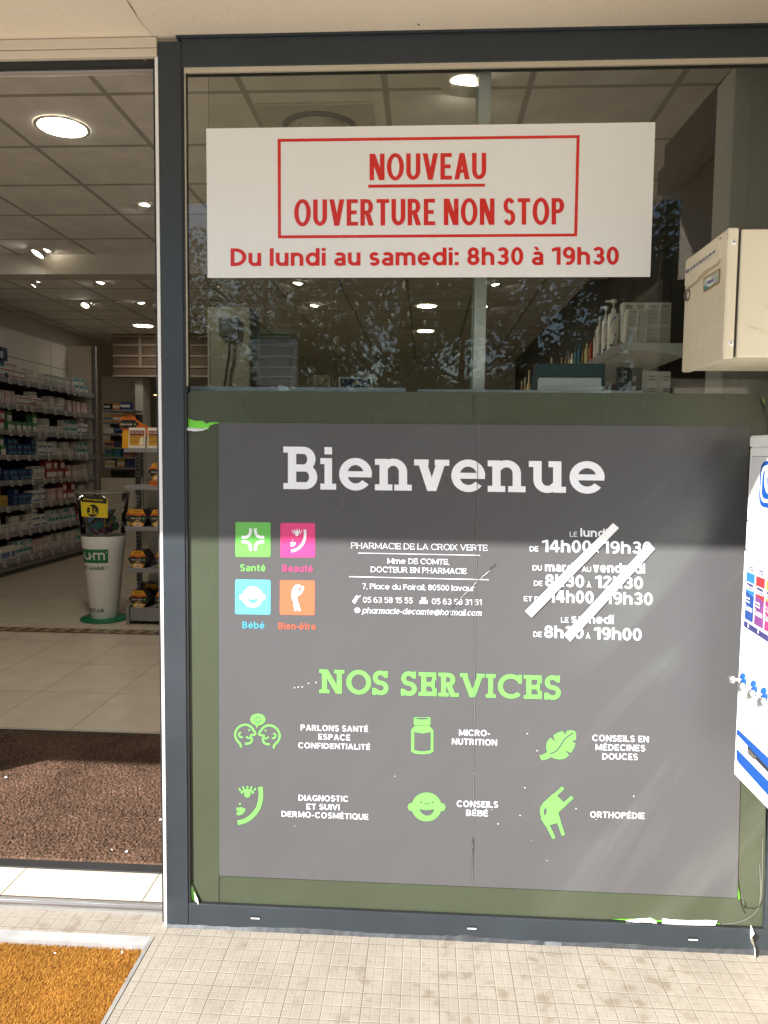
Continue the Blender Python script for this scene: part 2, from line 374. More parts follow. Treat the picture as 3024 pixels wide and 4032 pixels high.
class Decal:
    """flat marks laid on a surface; F(u, v, n) -> point (n = distance in front of the surface)"""
    def __init__(s, F): s.F = F; s.mb = MB()
    def poly(s, pts, mat, lay=0.0): s.mb.poly([s.F(a, b, lay) for a, b in pts], mat)
    def text(s, txt, p0, p1, cap, mat, wt=.15, S=False, lay=0.0, gap=None, shear=0.0, step=.00012):
        """baseline from p0 to p1 in the surface's own units, cap = capital height; letters squeeze to fit"""
        w = wt
        L = math.hypot(p1[0]-p0[0], p1[1]-p0[1])
        for _ in range(3):
            st, W = text_strokes(txt, w, S, gap, shear, wt*.86); xs = [a for pts, k in st for a, b in pts]; xa = min(xs); W = max(xs)-xa
            f = L/(W*abs(cap)); w = min(.34, wt/max(.4, min(1.6, f)))
        ux, uy = (p1[0]-p0[0])/W, (p1[1]-p0[1])/W
        for pts, k in st: s.poly([(p0[0]+ux*(a-xa), p0[1]+uy*(a-xa)+cap*b) for a, b in pts], mat, lay+k*step)
    def ribbon(s, pts, wd, mat, lay=0.0, cap=False):
        n = len(pts); Lf = []; Rt = []
        for i in range(n):
            a = pts[max(i-1, 0)]; b = pts[min(i+1, n-1)]; dx, dy = b[0]-a[0], b[1]-a[1]; d = math.hypot(dx, dy) or 1
            ww = wd[i] if hasattr(wd, '__len__') else wd
            nx, ny = -dy/d*ww/2, dx/d*ww/2
            Lf.append((pts[i][0]+nx, pts[i][1]+ny)); Rt.append((pts[i][0]-nx, pts[i][1]-ny))
        for i in range(n-1): s.poly([Lf[i], Lf[i+1], Rt[i+1], Rt[i]], mat, lay)
    def disc(s, c, rx, ry, mat, lay=0.0, n=28): s.poly([(c[0]+rx*math.cos(2*PI*i/n), c[1]+ry*math.sin(2*PI*i/n)) for i in range(n)], mat, lay)
    def rrect(s, q, r, mat, lay=0.0):
        """rounded quad from four corners in order"""
        pts = []
        for i in range(4):
            p = Vector(q[i]); a = (Vector(q[i-1])-p).normalized()*r; b = (Vector(q[(i+1) % 4])-p).normalized()*r
            for k in range(6):
                t = k/5; pts.append(tuple((p+a)*(1-t)**2+p*2*t*(1-t)+(p+b)*t*t))
        s.poly(pts, mat, lay)
    def build(s, name, parent=None): return s.mb.build(name, parent)
def smooth(pts, n=6):
    out = []
    P = [pts[0]]+list(pts)+[pts[-1]]
    for i in range(1, len(P)-2):
        p0, p1, p2, p3 = P[i-1], P[i], P[i+1], P[i+2]
        for k in range(n):
            t = k/n
            out.append(tuple(.5*((2*p1[j])+(-p0[j]+p2[j])*t+(2*p0[j]-5*p1[j]+4*p2[j]-p3[j])*t*t+(-p0[j]+3*p1[j]-3*p2[j]+p3[j])*t**3) for j in (0, 1)))
    return out+[tuple(pts[-1])]
def crop(x0, y0, s, Y):
    """surface map for marks measured on an enlarged crop of the photograph, laid on the upright plane y = Y"""
    def F(u, v, n):
        p = at(x0+u*s, y0+v*s, Y); return Vector((p.x, Y-n, p.z))
    return F

# ================================================================== the setting
# pavement of ribbed cement tiles: 20 cm tiles, 5 cm squares, each split in four
def pavement_mat():
    m = bpy.data.materials.new('ribbed_tiles'); m.use_nodes = True
    N = m.node_tree.nodes; L = m.node_tree.links; b = N['Principled BSDF']; b.inputs['Roughness'].default_value = .75
    g = N.new('ShaderNodeNewGeometry'); mp = N.new('ShaderNodeMapping'); mp.inputs['Location'].default_value = (-.055, .035, 0)
    L.new(g.outputs['Position'], mp.inputs[0])
    def brick(wd, mort, smooth):
        br = N.new('ShaderNodeTexBrick'); br.offset = 0; br.squash = 1; br.inputs['Scale'].default_value = 1
        br.inputs['Brick Width'].default_value = wd; br.inputs['Row Height'].default_value = wd
        br.inputs['Mortar Size'].default_value = mort; br.inputs['Mortar Smooth'].default_value = smooth
        br.inputs['Color1'].default_value = (.93, .93, .93, 1); br.inputs['Color2'].default_value = (1.05, 1.05, 1.05, 1)
        L.new(mp.outputs[0], br.inputs['Vector']); return br
    b1, b2, b3 = brick(.2, .0016, .1), brick(.05, .0022, .6), brick(.025, .0016, .8)
    def noise(sc_, det, lo, hi, a, c, src=None):
        n = N.new('ShaderNodeTexNoise'); n.inputs['Scale'].default_value = sc_; n.inputs['Detail'].default_value = det
        L.new(src or g.outputs['Position'], n.inputs['Vector'])
        r = N.new('ShaderNodeMapRange'); r.inputs[1].default_value = lo; r.inputs[2].default_value = hi; r.inputs[3].default_value = a; r.inputs[4].default_value = c
        L.new(n.outputs['Fac'], r.inputs[0]); return r.outputs[0]
    def mix(fac, A, B):
        x = N.new('ShaderNodeMix'); x.data_type = 'RGBA'
        if hasattr(fac, 'links'): L.new(fac, x.inputs[0])
        else: x.inputs[0].default_value = fac
        for v, i in ((A, 6), (B, 7)):
            if hasattr(v, 'links'): L.new(v, x.inputs[i])
            else: x.inputs[i].default_value = (*v, 1)
        return x.outputs[2]
    def math_(op, A, B):
        x = N.new('ShaderNodeMath'); x.operation = op
        for v, i in ((A, 0), (B, 1)):
            if hasattr(v, 'links'): L.new(v, x.inputs[i])
            else: x.inputs[i].default_value = v
        return x.outputs[0]
    base = mix(noise(6, 6, .35, .65, 0, 1), (.240, .211, .170), (.284, .253, .206))
    # worn dirt in scattered patches, gathered in the squares
    sp = noise(17, 8, .55, .66, 0, 1); reg = noise(2.3, 3, .38, .56, 0.15, 1)
    base = mix(math_('MULTIPLY', math_('MULTIPLY', sp, reg), .48), base, (.135, .092, .050))
    fine = noise(55, 4, .5, .75, 0, .28)
    base = mix(fine, base, (.15, .118, .08))
    base = mix(math_('MULTIPLY', b3.outputs['Fac'], .22), base, (.255, .233, .196))
    base = mix(math_('MULTIPLY', b2.outputs['Fac'], .5), base, (.275, .252, .213))
    base = mix(math_('MULTIPLY', b1.outputs['Fac'], .34), base, (.09, .075, .054))
    L.new(base, b.inputs['Base Color'])
    h = math_('ADD', math_('ADD', math_('MULTIPLY', b1.outputs['Fac'], 1.0), math_('MULTIPLY', b2.outputs['Fac'], .8)), math_('MULTIPLY', b3.outputs['Fac'], .45))
    h = math_('ADD', h, math_('MULTIPLY', noise(260, 3, .3, .7, 0, 1), .35))
    bp = N.new('ShaderNodeBump'); bp.invert = True; bp.inputs['Strength'].default_value = .55; bp.inputs['Distance'].default_value = .0025
    L.new(h, bp.inputs['Height']); L.new(bp.outputs[0], b.inputs['Normal'])
    return m
def sheet(name, x0, y0, x1, y1, z, mat, kind='structure'):
    b = MB(); b.poly([(x0, y0, z), (x1, y0, z), (x1, y1, z), (x0, y1, z)], mat)
    return tag(b.build(name), kind=kind)
PAVE = pavement_mat()
b = MB()
for q in ((-6, -3.2, -.822, -1.0), (-.772, -3.2, 6, .02), (-6, -.052, -.772, .052), (-3.6, -1.0, -2.6, -.052)):
    b.poly([(q[0], q[1], 0), (q[2], q[1], 0), (q[2], q[3], 0), (q[0], q[3], 0)], PAVE)
b.poly([(-.822, -3.2, 0), (-.772, -3.2, 0), (-.772, -1.0, 0), (-.822, -1.0, 0)], PAVE)
tag(b.build('pavement'), kind='structure')
sheet('ground', -60, -60, 60, 40, -.06, M('plaza_stone', (.46, .45, .43), .85, .15, 3, .3, 90))
sheet('road', -60, -9.5, 60, -3.2, -.056, M('pale_asphalt', (.42, .41, .39), .85, .12, 2, .3, 120))
b = MB(); b.box(-60, -3.35, -.06, 60, -3.2, .0, M('kerb_stone', (.35, .33, .29), .8, .12))
tag(b.build('kerb'), kind='structure')
# shop floor: beige tiles laid at a slight skew
FLOOR = grid_mat('shop_floor_tiles', (.60, .515, .40), (.12, .10, .07), .46, .585, -1.335, .36-.585*2, .0022, .28, .05, .2)
sheet('shop_floor', -5.3, .112, 1.6, 12, 0.0, FLOOR)
b = MB(); BR1 = M('border_brown', (.13, .06, .03), .35, .15, 12); BR2 = M('border_cream', (.50, .40, .27), .35, .1, 12)
b.poly([(-5.0, 3.52, .003), (1.5, 3.56, .003), (1.5, 3.70, .003), (-5.0, 3.66, .003)], BR1)
for i in range(54):
    x = -4.95+i*.12; y = 3.522+(x+5)*.0062
    b.poly([(x, y+.02, .0045), (x+.10, y+.02, .0045), (x+.05, y+.066, .0045)], BR2); b.poly([(x+.06, y+.122, .0045), (x+.01, y+.076, .0045), (x+.11, y+.076, .0045)], BR2)
tag(b.build('floor_border'), kind='structure')
CEIL = grid_mat('ceiling_tiles', (.80, .77, .71), (.42, .39, .33), .7, .62, -1.63-.7*6, 1.71-.62*3, .017, .8, .02, .1)
sheet('ceiling', -5.3, .02, 1.6, 12, 3.2, CEIL)
WALLP = M('wall_paint', (.62, .58, .50), .6, .04, 3)
b = MB()
b.box(-5.4, .0, 0, -5.3, 12, 3.2, WALLP)                 # left wall
b.box(1.6, .3, 0, 1.7, 12, 3.2, M('dark_wall', (.055, .05, .042), .7, .1, 3))                   # right wall
b.box(-5.3, 11.9, 0, 1.6, 12, 3.2, WALLP)                # end wall
tag(b.build('wall'), kind='structure')
b = MB(); b.box(-5.3, 4.67, 3.025, 1.6, 4.9, 3.199, WALLP); tag(b.build('beam'), kind='structure')
# the shop's own front wall, outside the window and over it, and the slab that shades it
RENDER = M('beige_render', (.66, .58, .47), .75, .05, 2.2, .12, 90)
SLABM = M('slab_render', (.80, .705, .56), .75, .05, 1.4, .1, 70)
b = MB()
b.box(-6, -.02, 0, -2.96, .12, 2.54, RENDER); b.box(1.12, -.02, 0, 6, .12, 2.54, RENDER)
b.box(-6, .02, 2.62, 6, .3, 4.4, RENDER)
tag(b.build('front_wall'), kind='structure')
b = MB(); b.box(-7, -1.325, 2.545, 7, .018, 2.80, SLABM, .006); tag(b.build('soffit'), kind='structure')
b = MB(); b.box(1.06, -1.2, 0, 1.14, -.024, 2.54, RENDER); tag(b.build('side_wall'), kind='structure')
# hairline crack and a painted joint on the soffit
CRK = M('crack_dirt', (.16, .12, .08), .9, 0)
b = MB()
cr = [atz(500, 0, 2.5435), atz(520, 30, 2.5435), atz(532, 48, 2.5435), atz(540, 66, 2.5435), atz(560, 92, 2.5435), atz(588, 124, 2.5435), atz(612, 152, 2.5435)]
wd = [.0016, .0030, .0022, .0010, .0008, .0007, .0006]
for i in range(len(cr)-1):
    a, c = cr[i], cr[i+1]
    b.poly([(a.x-wd[i], a.y, 2.5435), (a.x+wd[i]*.3, a.y, 2.5435), (c.x+wd[i+1]*.3, c.y, 2.5435), (c.x-wd[i+1], c.y, 2.5435)], CRK)
c = atz(1648, 97, 2.5433); b.poly([(c.x-.003, c.y-.004, 2.5433), (c.x+.002, c.y-.004, 2.5433), (c.x+.003, c.y+.004, 2.5433), (c.x-.002, c.y+.004, 2.5433)], CRK)
tag(b.build('ceiling_crack'), 'dark hairline crack running across the beige soffit above the doorway', 'crack')
tag(bpy.data.objects['ceiling_crack'], kind='structure')

# ================================================================== shop window
def sheen_and_smears(m, add, lo, hi, x0, x1):  # pale diagonal streaks painted into the colour for reflections and wipe smears
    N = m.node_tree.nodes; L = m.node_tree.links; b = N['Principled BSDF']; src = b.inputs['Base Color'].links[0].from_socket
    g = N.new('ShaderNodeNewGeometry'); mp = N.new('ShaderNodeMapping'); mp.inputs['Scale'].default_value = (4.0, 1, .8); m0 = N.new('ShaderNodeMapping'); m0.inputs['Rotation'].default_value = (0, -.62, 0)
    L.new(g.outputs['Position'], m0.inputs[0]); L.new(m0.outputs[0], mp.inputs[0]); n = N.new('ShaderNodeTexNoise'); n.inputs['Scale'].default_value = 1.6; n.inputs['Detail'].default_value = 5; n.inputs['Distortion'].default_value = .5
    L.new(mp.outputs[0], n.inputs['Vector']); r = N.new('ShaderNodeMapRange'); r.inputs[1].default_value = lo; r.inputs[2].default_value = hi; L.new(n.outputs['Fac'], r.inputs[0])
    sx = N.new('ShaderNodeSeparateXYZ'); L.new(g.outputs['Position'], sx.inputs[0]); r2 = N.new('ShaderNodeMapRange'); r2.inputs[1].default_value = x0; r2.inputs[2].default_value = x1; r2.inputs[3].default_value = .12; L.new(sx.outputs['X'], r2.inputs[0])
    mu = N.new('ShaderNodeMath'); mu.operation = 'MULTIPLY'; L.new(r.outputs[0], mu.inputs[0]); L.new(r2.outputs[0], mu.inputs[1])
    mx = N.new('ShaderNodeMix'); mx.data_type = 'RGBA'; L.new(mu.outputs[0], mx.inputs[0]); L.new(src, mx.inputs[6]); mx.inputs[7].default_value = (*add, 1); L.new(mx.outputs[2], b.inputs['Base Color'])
FR = M('anthracite_paint', (.024, .031, .037), .42, .10, 6, .03, 200)
FR2 = M('black_rubber', (.012, .012, .012), .5, .05)
CREAM = M('cream_lacquer', (.62, .54, .42), .45, .05, 3)
GLASS = glass_mat('window_glass', (.95, .962, .925), .62)
YG = .013
win = thing('shop_window', 'big shop window in a dark anthracite metal frame', 'window', (0, 0, 0))
b = MB()
b.box(-.752, 0, .0, -.688, .06, 2.532, FR, .002)                       # left post
b.box(-.6875, .001, 2.464, 1.05, .06, 2.540, FR, .002)                # head
b.box(-.70, -.006, 2.5385, 1.05, .05, 2.5445, FR)                       # drip lip
b.box(-.6875, .001, .004, 1.05, .06, .0735, FR, .002)                  # bottom rail
b.box(.980, .001, .0735, 1.05, .06, 1.60, FR, .002); b.box(.980, .001, 1.60, 1.05, .06, 2.464, FR, .002)
b.build('frame', win)
b = MB()
b.box(-.688, .003, .0735, -.6815, .012, 2.464, FR2); b.box(-.6815, .003, .0735, .98, .012, .077, FR2)
b.build('gasket', win)
CR2 = M('cream_bead', (.50, .44, .33), .5, .06)
b = MB(); b.box(-.6815, .004, 2.4505, .98, .012, 2.464, CR2); b.box(-.6815, .005, 1.60, -.6785, .012, 2.4505, CR2); b.build('glazing_bead', win)
b = MB(); b.box(-.6815, YG, .077, .98, YG+.006, 2.464, GLASS); b.build('glass_pane', win)
for px, py in ((1005, 3612), (1857, 3652), (2728, 3696)):
    p = at(px, py, 0); d = MB()
    d.box(p.x-.0135, -.0012, p.z-.0035, p.x+.0135, .0006, p.z+.0035, FR2); d.box(p.x-.0125, -.0020, p.z-.0042, p.x+.0135, -.0012, p.z-.0008, M('slot_metal', (.7, .7, .7), .35, 0))
    d.build('drain_slot', win)
# ragged sealant line along the foot of the frame
SEAL = M('old_sealant', (.10, .105, .11), .8, .35, 40, .3, 60); SEALD = M('dark_sealant', (.035, .037, .04), .5, .3, 30)
b = MB(); random.seed(2); nS = 260; hh = [random.uniform(.002, .006) for _ in range(nS+1)]
for _ in range(2): hh = [(hh[max(i-1, 0)]+hh[i]*2+hh[min(i+1, nS)])/4 for i in range(nS+1)]
for i in range(nS):
    x0_, x1_ = -.752+1.80*i/nS, -.752+1.80*(i+1)/nS
    mt = SEAL if (x0_ < -.52 or (i//7) % 19 == 4) else SEALD; q = 1.0 if mt is SEAL else 2.6*(1-.5*abs(math.sin(i*.05)))
    b.add([(x0_, .0008, hh[i]*q+.004), (x1_, .0008, hh[i+1]*q+.004), (x1_, -.002-hh[i+1]*.8, .0006), (x0_, -.002-hh[i]*.8, .0006)], [[0, 1, 2, 3]], mt, True)
b.build('sealant_bead', win)

# ------------------------------------------------------------------ vinyl films on the lower glass
GREEN = M('bright_green_vinyl', (.16, .62, .035), .4, .04, 8)
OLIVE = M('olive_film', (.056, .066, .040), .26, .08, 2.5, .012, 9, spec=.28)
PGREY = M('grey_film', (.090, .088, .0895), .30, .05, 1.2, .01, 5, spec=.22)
sheen_and_smears(PGREY, (.128, .132, .126), .5, .76, .3, .6); sheen_and_smears(OLIVE, (.10, .11, .08), .52, .8, .2, .9)
WHITE = M('white_vinyl', (.80, .80, .80), .4, .03)
Y0 = .0118
gv = MB()
def face(mb, pix, Y, mat): mb.poly([at(px, py, Y) for px, py in pix], mat)
face(gv, [(741, 1560), (3012, 1572), (3004, 3662), (743, 3556)], Y0, GREEN)
tag(gv.build('vinyl_backing'), 'bright green vinyl sheet showing at the torn corners of the olive film', 'vinyl sheet')
ol = MB(); Y1 = .0098
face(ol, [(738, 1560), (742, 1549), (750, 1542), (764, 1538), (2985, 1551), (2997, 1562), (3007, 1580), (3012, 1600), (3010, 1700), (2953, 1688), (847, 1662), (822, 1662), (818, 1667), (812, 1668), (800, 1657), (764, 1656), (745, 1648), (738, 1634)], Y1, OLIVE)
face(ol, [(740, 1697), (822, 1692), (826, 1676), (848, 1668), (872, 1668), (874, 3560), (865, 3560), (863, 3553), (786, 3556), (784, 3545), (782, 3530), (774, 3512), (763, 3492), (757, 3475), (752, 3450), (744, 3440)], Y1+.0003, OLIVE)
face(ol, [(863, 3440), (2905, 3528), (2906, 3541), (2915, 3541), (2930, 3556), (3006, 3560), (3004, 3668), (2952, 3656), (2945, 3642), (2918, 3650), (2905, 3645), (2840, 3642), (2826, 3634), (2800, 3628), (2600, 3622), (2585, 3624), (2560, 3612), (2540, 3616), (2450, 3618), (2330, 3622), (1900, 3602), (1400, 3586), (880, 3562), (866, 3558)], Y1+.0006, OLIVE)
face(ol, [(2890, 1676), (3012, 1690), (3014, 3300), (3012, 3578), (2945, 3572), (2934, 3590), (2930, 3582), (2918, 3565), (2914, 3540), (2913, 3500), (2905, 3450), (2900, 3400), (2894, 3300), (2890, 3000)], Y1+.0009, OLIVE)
film = thing('window_film', 'dark olive film covering the lower window with torn and curling edges', 'window film')
ol.build('film_sheet', film)
def curl(name, pix, mat, lift=.006):
    """a peeled lip of film, standing a few millimetres off the glass"""
    m = MB(); n = len(pix)
    m.add([Vector((p.x, Y1-.001-(lift if k else 0), p.z)) for pr in pix for k, p in enumerate((at(*pr[0], Y1), at(*pr[1], Y1)))],
          [[2*i, 2*i+2, 2*i+3, 2*i+1] for i in range(n-1)], mat, True)
    m.build(name, film)
TORN = M('paper_backing', (.78, .77, .74), .6, .05)
curl('film_curl', [((735, 1683), (737, 1694)), ((765, 1686), (768, 1699)), ((800, 1688), (800, 1697)), ((822, 1681), (815, 1690))], TORN)
curl('film_curl', [((755, 3488), (757, 3492)), ((760, 3500), (774, 3516)), ((766, 3525), (783, 3535)), ((769, 3562), (785, 3556))], TORN, .008)
curl('film_curl', [((2460, 3624), (2462, 3629)), ((2520, 3616), (2522, 3625)), ((2560, 3614), (2558, 3626)), ((2586, 3627), (2584, 3632))], TORN)
curl('film_curl', [((2607, 3614), (2604, 3630)), ((2640, 3620), (2640, 3634)), ((2710, 3623), (2710, 3637)), ((2785, 3622), (2785, 3637)), ((2824, 3624), (2812, 3638))], TORN)
curl('film_curl', [((2956, 3640), (2952, 3650)), ((2952, 3658), (2936, 3672)), ((2960, 3680), (2944, 3690)), ((2966, 3712), (2956, 3708)), ((2965, 3760), (2957, 3755))], TORN, .03)
curl('film_curl', [((3000, 1576), (2992, 1562)), ((3024, 1620), (3000, 1585)), ((3040, 1680), (3022, 1640))], M('kraft_backing', (.45, .35, .27), .6, .05), .012)

D = Decal(crop(0, 0, 1, Y1)); CRE = M('film_crease_dark', (.018, .02, .012), .35, .1); CRL = M('film_crease_highlight', (.13, .14, .11), .25, .1)  # pale ribbons are painted highlights on the folds; dark ones draw edges and creases
D.ribbon(smooth([(2893, 3050), (2894, 3300), (2900, 3400), (2906, 3470), (2914, 3530), (2920, 3565), (2934, 3596)], 5), 4, CRE, .0016); D.ribbon(smooth([(2914, 3536), (2930, 3552), (2934, 3575)], 4), 8, CRE, .0018)
D.ribbon(smooth([(2936, 3572), (2965, 3576), (2990, 3568), (3000, 3540)], 4), 3, CRE, .0016); D.ribbon(smooth([(2842, 3638), (2900, 3632), (2950, 3612), (2985, 3575), (2998, 3520), (3002, 3300)], 5), 5, CRL, .0014)
D.ribbon(smooth([(2918, 3520), (2924, 3545), (2930, 3560)], 4), 4, CRL, .0020); D.ribbon(smooth([(2990, 3400), (2994, 3500), (2990, 3560)], 4), 5, CRL, .0014)
D.ribbon([(863, 3440), (861, 3500), (862, 3550)], 2, CRE, .0016); D.ribbon(smooth([(745, 3440), (757, 3476), (772, 3508), (785, 3545), (783, 3556)], 4), 4, CRE, .0022); D.ribbon([(1865, 1560), (1864, 1655)], 2.5, CRE, .0016); D.ribbon([(750, 2650), (749, 2900), (747, 3200)], 2, CRL, .0016)
D.build('film_crease', film)
# ------------------------------------------------------------------ the grey information panel
YP = .0072
panel = thing('information_panel', 'large grey information panel headed Bienvenue, on the lower half of the shop window', 'sign')
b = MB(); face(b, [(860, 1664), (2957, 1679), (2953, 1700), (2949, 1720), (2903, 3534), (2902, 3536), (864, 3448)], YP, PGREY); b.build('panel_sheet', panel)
LWH = M('panel_white', (.80, .81, .84), .35, .02); LGR = M('panel_green_ink', (.150, .50, .095), .35, .02)
T = .0006
D = Decal(crop(1100, 1720, .79566, YP))
for ch, xa, xb in zip('Bienvenue', (20, 203, 296, 473, 667, 851, 1031, 1234, 1436), (188, 281, 459, 655, 841, 1019, 1218, 1418, 1610)):
    ya = 258+(xa-20)*.0136; D.text(ch, (xa, ya), (xb, ya+(xb-xa)*.0136), -210, LWH, .195, True, T)
D.build('heading', panel)
D = Decal(crop(1230, 2600, .61483, YP))
for ch, xa, xb in zip('NOSSERVICES', (45, 218, 385, 567, 681, 808, 946, 1111, 1188, 1354, 1486), (205, 376, 487, 668, 795, 937, 1102, 1173, 1341, 1470, 1590)):
    ya = 208+(xa-45)*.0275; D.text(ch, (xa, ya), (xb, ya+(xb-xa)*.0275), -150, LGR, .205, True, T)
D.build('subheading', panel)
D = Decal(crop(1350, 2100, .36166, YP))
D.text('PHARMACIE DE LA CROIX VERTE', (88, 162), (1573, 189), -64, LWH, .095, True, T)
D.text('Mme DE COMTE,', (483, 327), (1157, 338), -57, LWH, .12, True, T)
D.text('DOCTEUR EN PHARMACIE', (302, 420), (1344, 441), -59, LWH, .12, True, T)
D.text('7, Place du Foirail, 80500 lavaur', (213, 603), (1435, 627), -58, LWH, .12, True, T)
D.text('05 63 58 15 55', (220, 752), (760, 761), -60, LWH, .12, False, T)
D.text('05 63 58 31 51', (970, 769), (1510, 781), -60, LWH, .12, False, T)
D.text('@', (126, 858), (190, 860), -58, LWH, .13, False, T)
D.text('pharmacie-decomte@hotmail.com', (205, 868), (1512, 897), -62, LWH, .12, True, T, None, .22)
D.poly([(165, 211), (1493, 236), (1493, 242), (165, 217)], LWH, T); D.poly([(68, 467), (1587, 501), (1587, 509), (68, 475)], LWH, T)
D.build('contact_text', panel)
D = Decal(crop(1350, 2100, .36166, YP))
D.rrect([(150, 672), (178, 690), (132, 768), (100, 742)], 10, LWH, T); D.ribbon([(174, 695), (193, 676)], 9, LWH, T+.0002)
D.poly([(148, 690), (168, 702), (160, 714), (141, 702)], PGREY, T+.0004)
for i in range(3):
    for k in range(3): D.disc((134+i*9-k*7, 713+i*6+k*12), 2.6, 2.6, PGREY, T+.0004, 8)
D.build('phone_icon', panel)
D = Decal(crop(1350, 2100, .36166, YP))
D.rrect([(836, 732), (923, 732), (923, 766), (836, 766)], 6, LWH, T); D.rrect([(856, 697), (904, 697), (904, 740), (856, 740)], 4, LWH, T+.0002)
for k in range(3): D.poly([(866, 706+k*10), (894, 706+k*10), (894, 709+k*10), (866, 709+k*10)], PGREY, T+.0004)
D.build('fax_icon', panel)
# the opening hours
D = Decal(crop(1900, 1950, .51236, YP))
for s, x0, x1, y0, y1, cap, wt in (('LE', 670, 727, 318, 319, 38, .15), ('lundi', 752, 962, 318, 323, 65, .21), ('DE', 363, 428, 430, 431, 38, .15), ('14h00', 457, 835, 435, 440, 93, .21),
    ('À', 858, 893, 440, 441, 38, .15), ('19h30', 922, 1300, 444, 449, 93, .21), ('DU', 385, 455, 577, 578, 40, .15), ('mardi', 480, 722, 583, 588, 68, .21), ('AU', 765, 833, 587, 588, 38, .15),
    ('vendredi', 850, 1248, 590, 600, 74, .21), ('DE', 395, 460, 695, 696, 38, .15), ('8h30', 482, 780, 700, 708, 93, .21), ('À', 800, 834, 708, 709, 38, .15), ('12h30', 865, 1232, 711, 721, 93, .21),
    ('ET DE', 318, 470, 813, 818, 38, .15), ('14h00', 510, 853, 822, 831, 93, .21), ('À', 880, 915, 832, 833, 38, .15), ('19h30', 945, 1307, 834, 844, 93, .21), ('LE', 603, 660, 977, 978, 40, .15),
    ('samedi', 683, 1008, 980, 989, 68, .21), ('DE', 390, 455, 1088, 1089, 40, .15), ('8h30', 475, 775, 1094, 1102, 93, .21), ('À', 793, 828, 1102, 1103, 38, .15), ('19h00', 857, 1222, 1106, 1117, 93, .21)):
    D.text(s, (x0, y0), (x1, y1), -cap, LWH, wt, False, T)
D.build('opening_hours', panel)
# four coloured squares with their words
F4 = crop(900, 2040, .22303, YP)
def square(q, col, name, word, x0, x1, y0, y1, cap, wordcol, icon):
    D = Decal(F4); D.rrect(q, 32, M(name, col, .35, .03), T); icon(D); D.text(word, (x0, y0), (x1, y1), -cap, M(name+'_word', wordcol, .35, .02), .2, False, T)
    D.build('category_icon', panel)
def ic_cross(D):
    for sx, sy in ((1, 1), (-1, 1), (1, -1), (-1, -1)):
        D.ribbon(smooth([(432+sx*44, 377+sy*196), (432+sx*46, 377+sy*120), (432+sx*75, 377+sy*68), (432+sx*130, 377+sy*42), (432+sx*199, 377+sy*41)], 5), 50, LWH, T+.0005)
def face_marks(D, ox, oy, k, mat, lay):
    P = lambda x, y: (ox+x*k, oy+y*k)
    D.ribbon([P(*q) for q in smooth([(235, 10), (240, 110), (215, 225), (150, 315), (75, 368), (-5, 390)], 5)], 46*k, mat, lay)
    D.ribbon([P(*q) for q in smooth([(30, 75), (62, 52), (97, 46), (132, 52), (162, 78)], 4)], 22*k, mat, lay)
    D.disc(P(97, 88), 33*k, 34*k, mat, lay+.0003)
    for x0, y0, x1, y1 in ((8, 25, 26, 52), (50, 5, 60, 35), (98, 0, 98, 32), (143, 5, 132, 38), (186, 25, 166, 50)): D.ribbon([P(x0, y0), P(x1, y1)], 16*k, mat, lay)
    D.disc(P(18, 190), 10*k, 10*k, mat, lay, 12)
    D.poly([P(-18, 232), P(40, 228), P(77, 245), P(66, 275), P(40, 302), P(10, 311), P(-14, 308), P(-16, 280), P(18, 270), P(26, 262), P(-14, 266)], mat, lay)
def ic_face(D): face_marks(D, 1112, 192, 1.0, LWH, T+.0005)
def baby(D, cx, cy, rx, ry, mat, hole, lay, eyes=True):
    D.disc((cx, cy), rx, ry, mat, lay); D.disc((cx-rx*1.0, cy+ry*.0), rx*.26, ry*.27, mat, lay+.0002); D.disc((cx+rx*1.0, cy+ry*.02), rx*.26, ry*.27, mat, lay+.0002)
    D.poly([(cx-rx*.5, cy+ry*.12), (cx, cy+ry*.22), (cx+rx*.52, cy+ry*.14), (cx+rx*.44, cy+ry*.40), (cx+rx*.2, cy+ry*.6), (cx-rx*.05, cy+ry*.62), (cx-rx*.3, cy+ry*.48), (cx-rx*.44, cy+ry*.3)], hole, lay+.0004)
    if eyes:
        D.disc((cx-rx*.36, cy-ry*.35), rx*.075, ry*.075, hole, lay+.0004, 12); D.disc((cx+rx*.4, cy-ry*.32), rx*.075, ry*.075, hole, lay+.0004, 12)
        D.ribbon(smooth([(cx-rx*.16, cy-ry*.16), (cx+rx*.02, cy-ry*.28), (cx+rx*.2, cy-ry*.16)], 4), rx*.07, hole, lay+.0004)
def ic_baby(D): baby(D, 427, 1393, 183, 187, LWH, M('cyan_square', (.11, .60, .80), .35, .03), T+.0005, False)
def ic_stretch(D):
    D.ribbon(smooth([(1262, 1190), (1205, 1225), (1165, 1290), (1160, 1380), (1175, 1450)], 5), [46, 48, 56, 70, 90, 92]+[92]*40, LWH, T+.0005)
    D.ribbon(smooth([(1315, 1200), (1295, 1280), (1250, 1335), (1200, 1370), (1185, 1400)], 5), 44, LWH, T+.0007)
    D.ribbon([(1160, 1420), (1172, 1530), (1185, 1637)], 42, LWH, T+.0009); D.ribbon([(1190, 1430), (1225, 1530), (1256, 1637)], 42, LWH, T+.0009)
    D.disc((1222, 1283), 30, 32, M('orange_square', (.62, .135, .065), .35, .03), T+.0010); D.disc((1222, 1283), 26, 28, LWH, T+.0012)
square([(122, 68), (743, 75), (741, 687), (122, 683)], (.135, .47, .085), 'green_square', 'Santé', 208, 655, 935, 938, 120, (.150, .50, .095), ic_cross)
square([(917, 84), (1530, 88), (1528, 693), (913, 690)], (.68, .05, .20), 'pink_square', 'Beauté', 950, 1490, 943, 951, 120, (.50, .05, .17), ic_face)
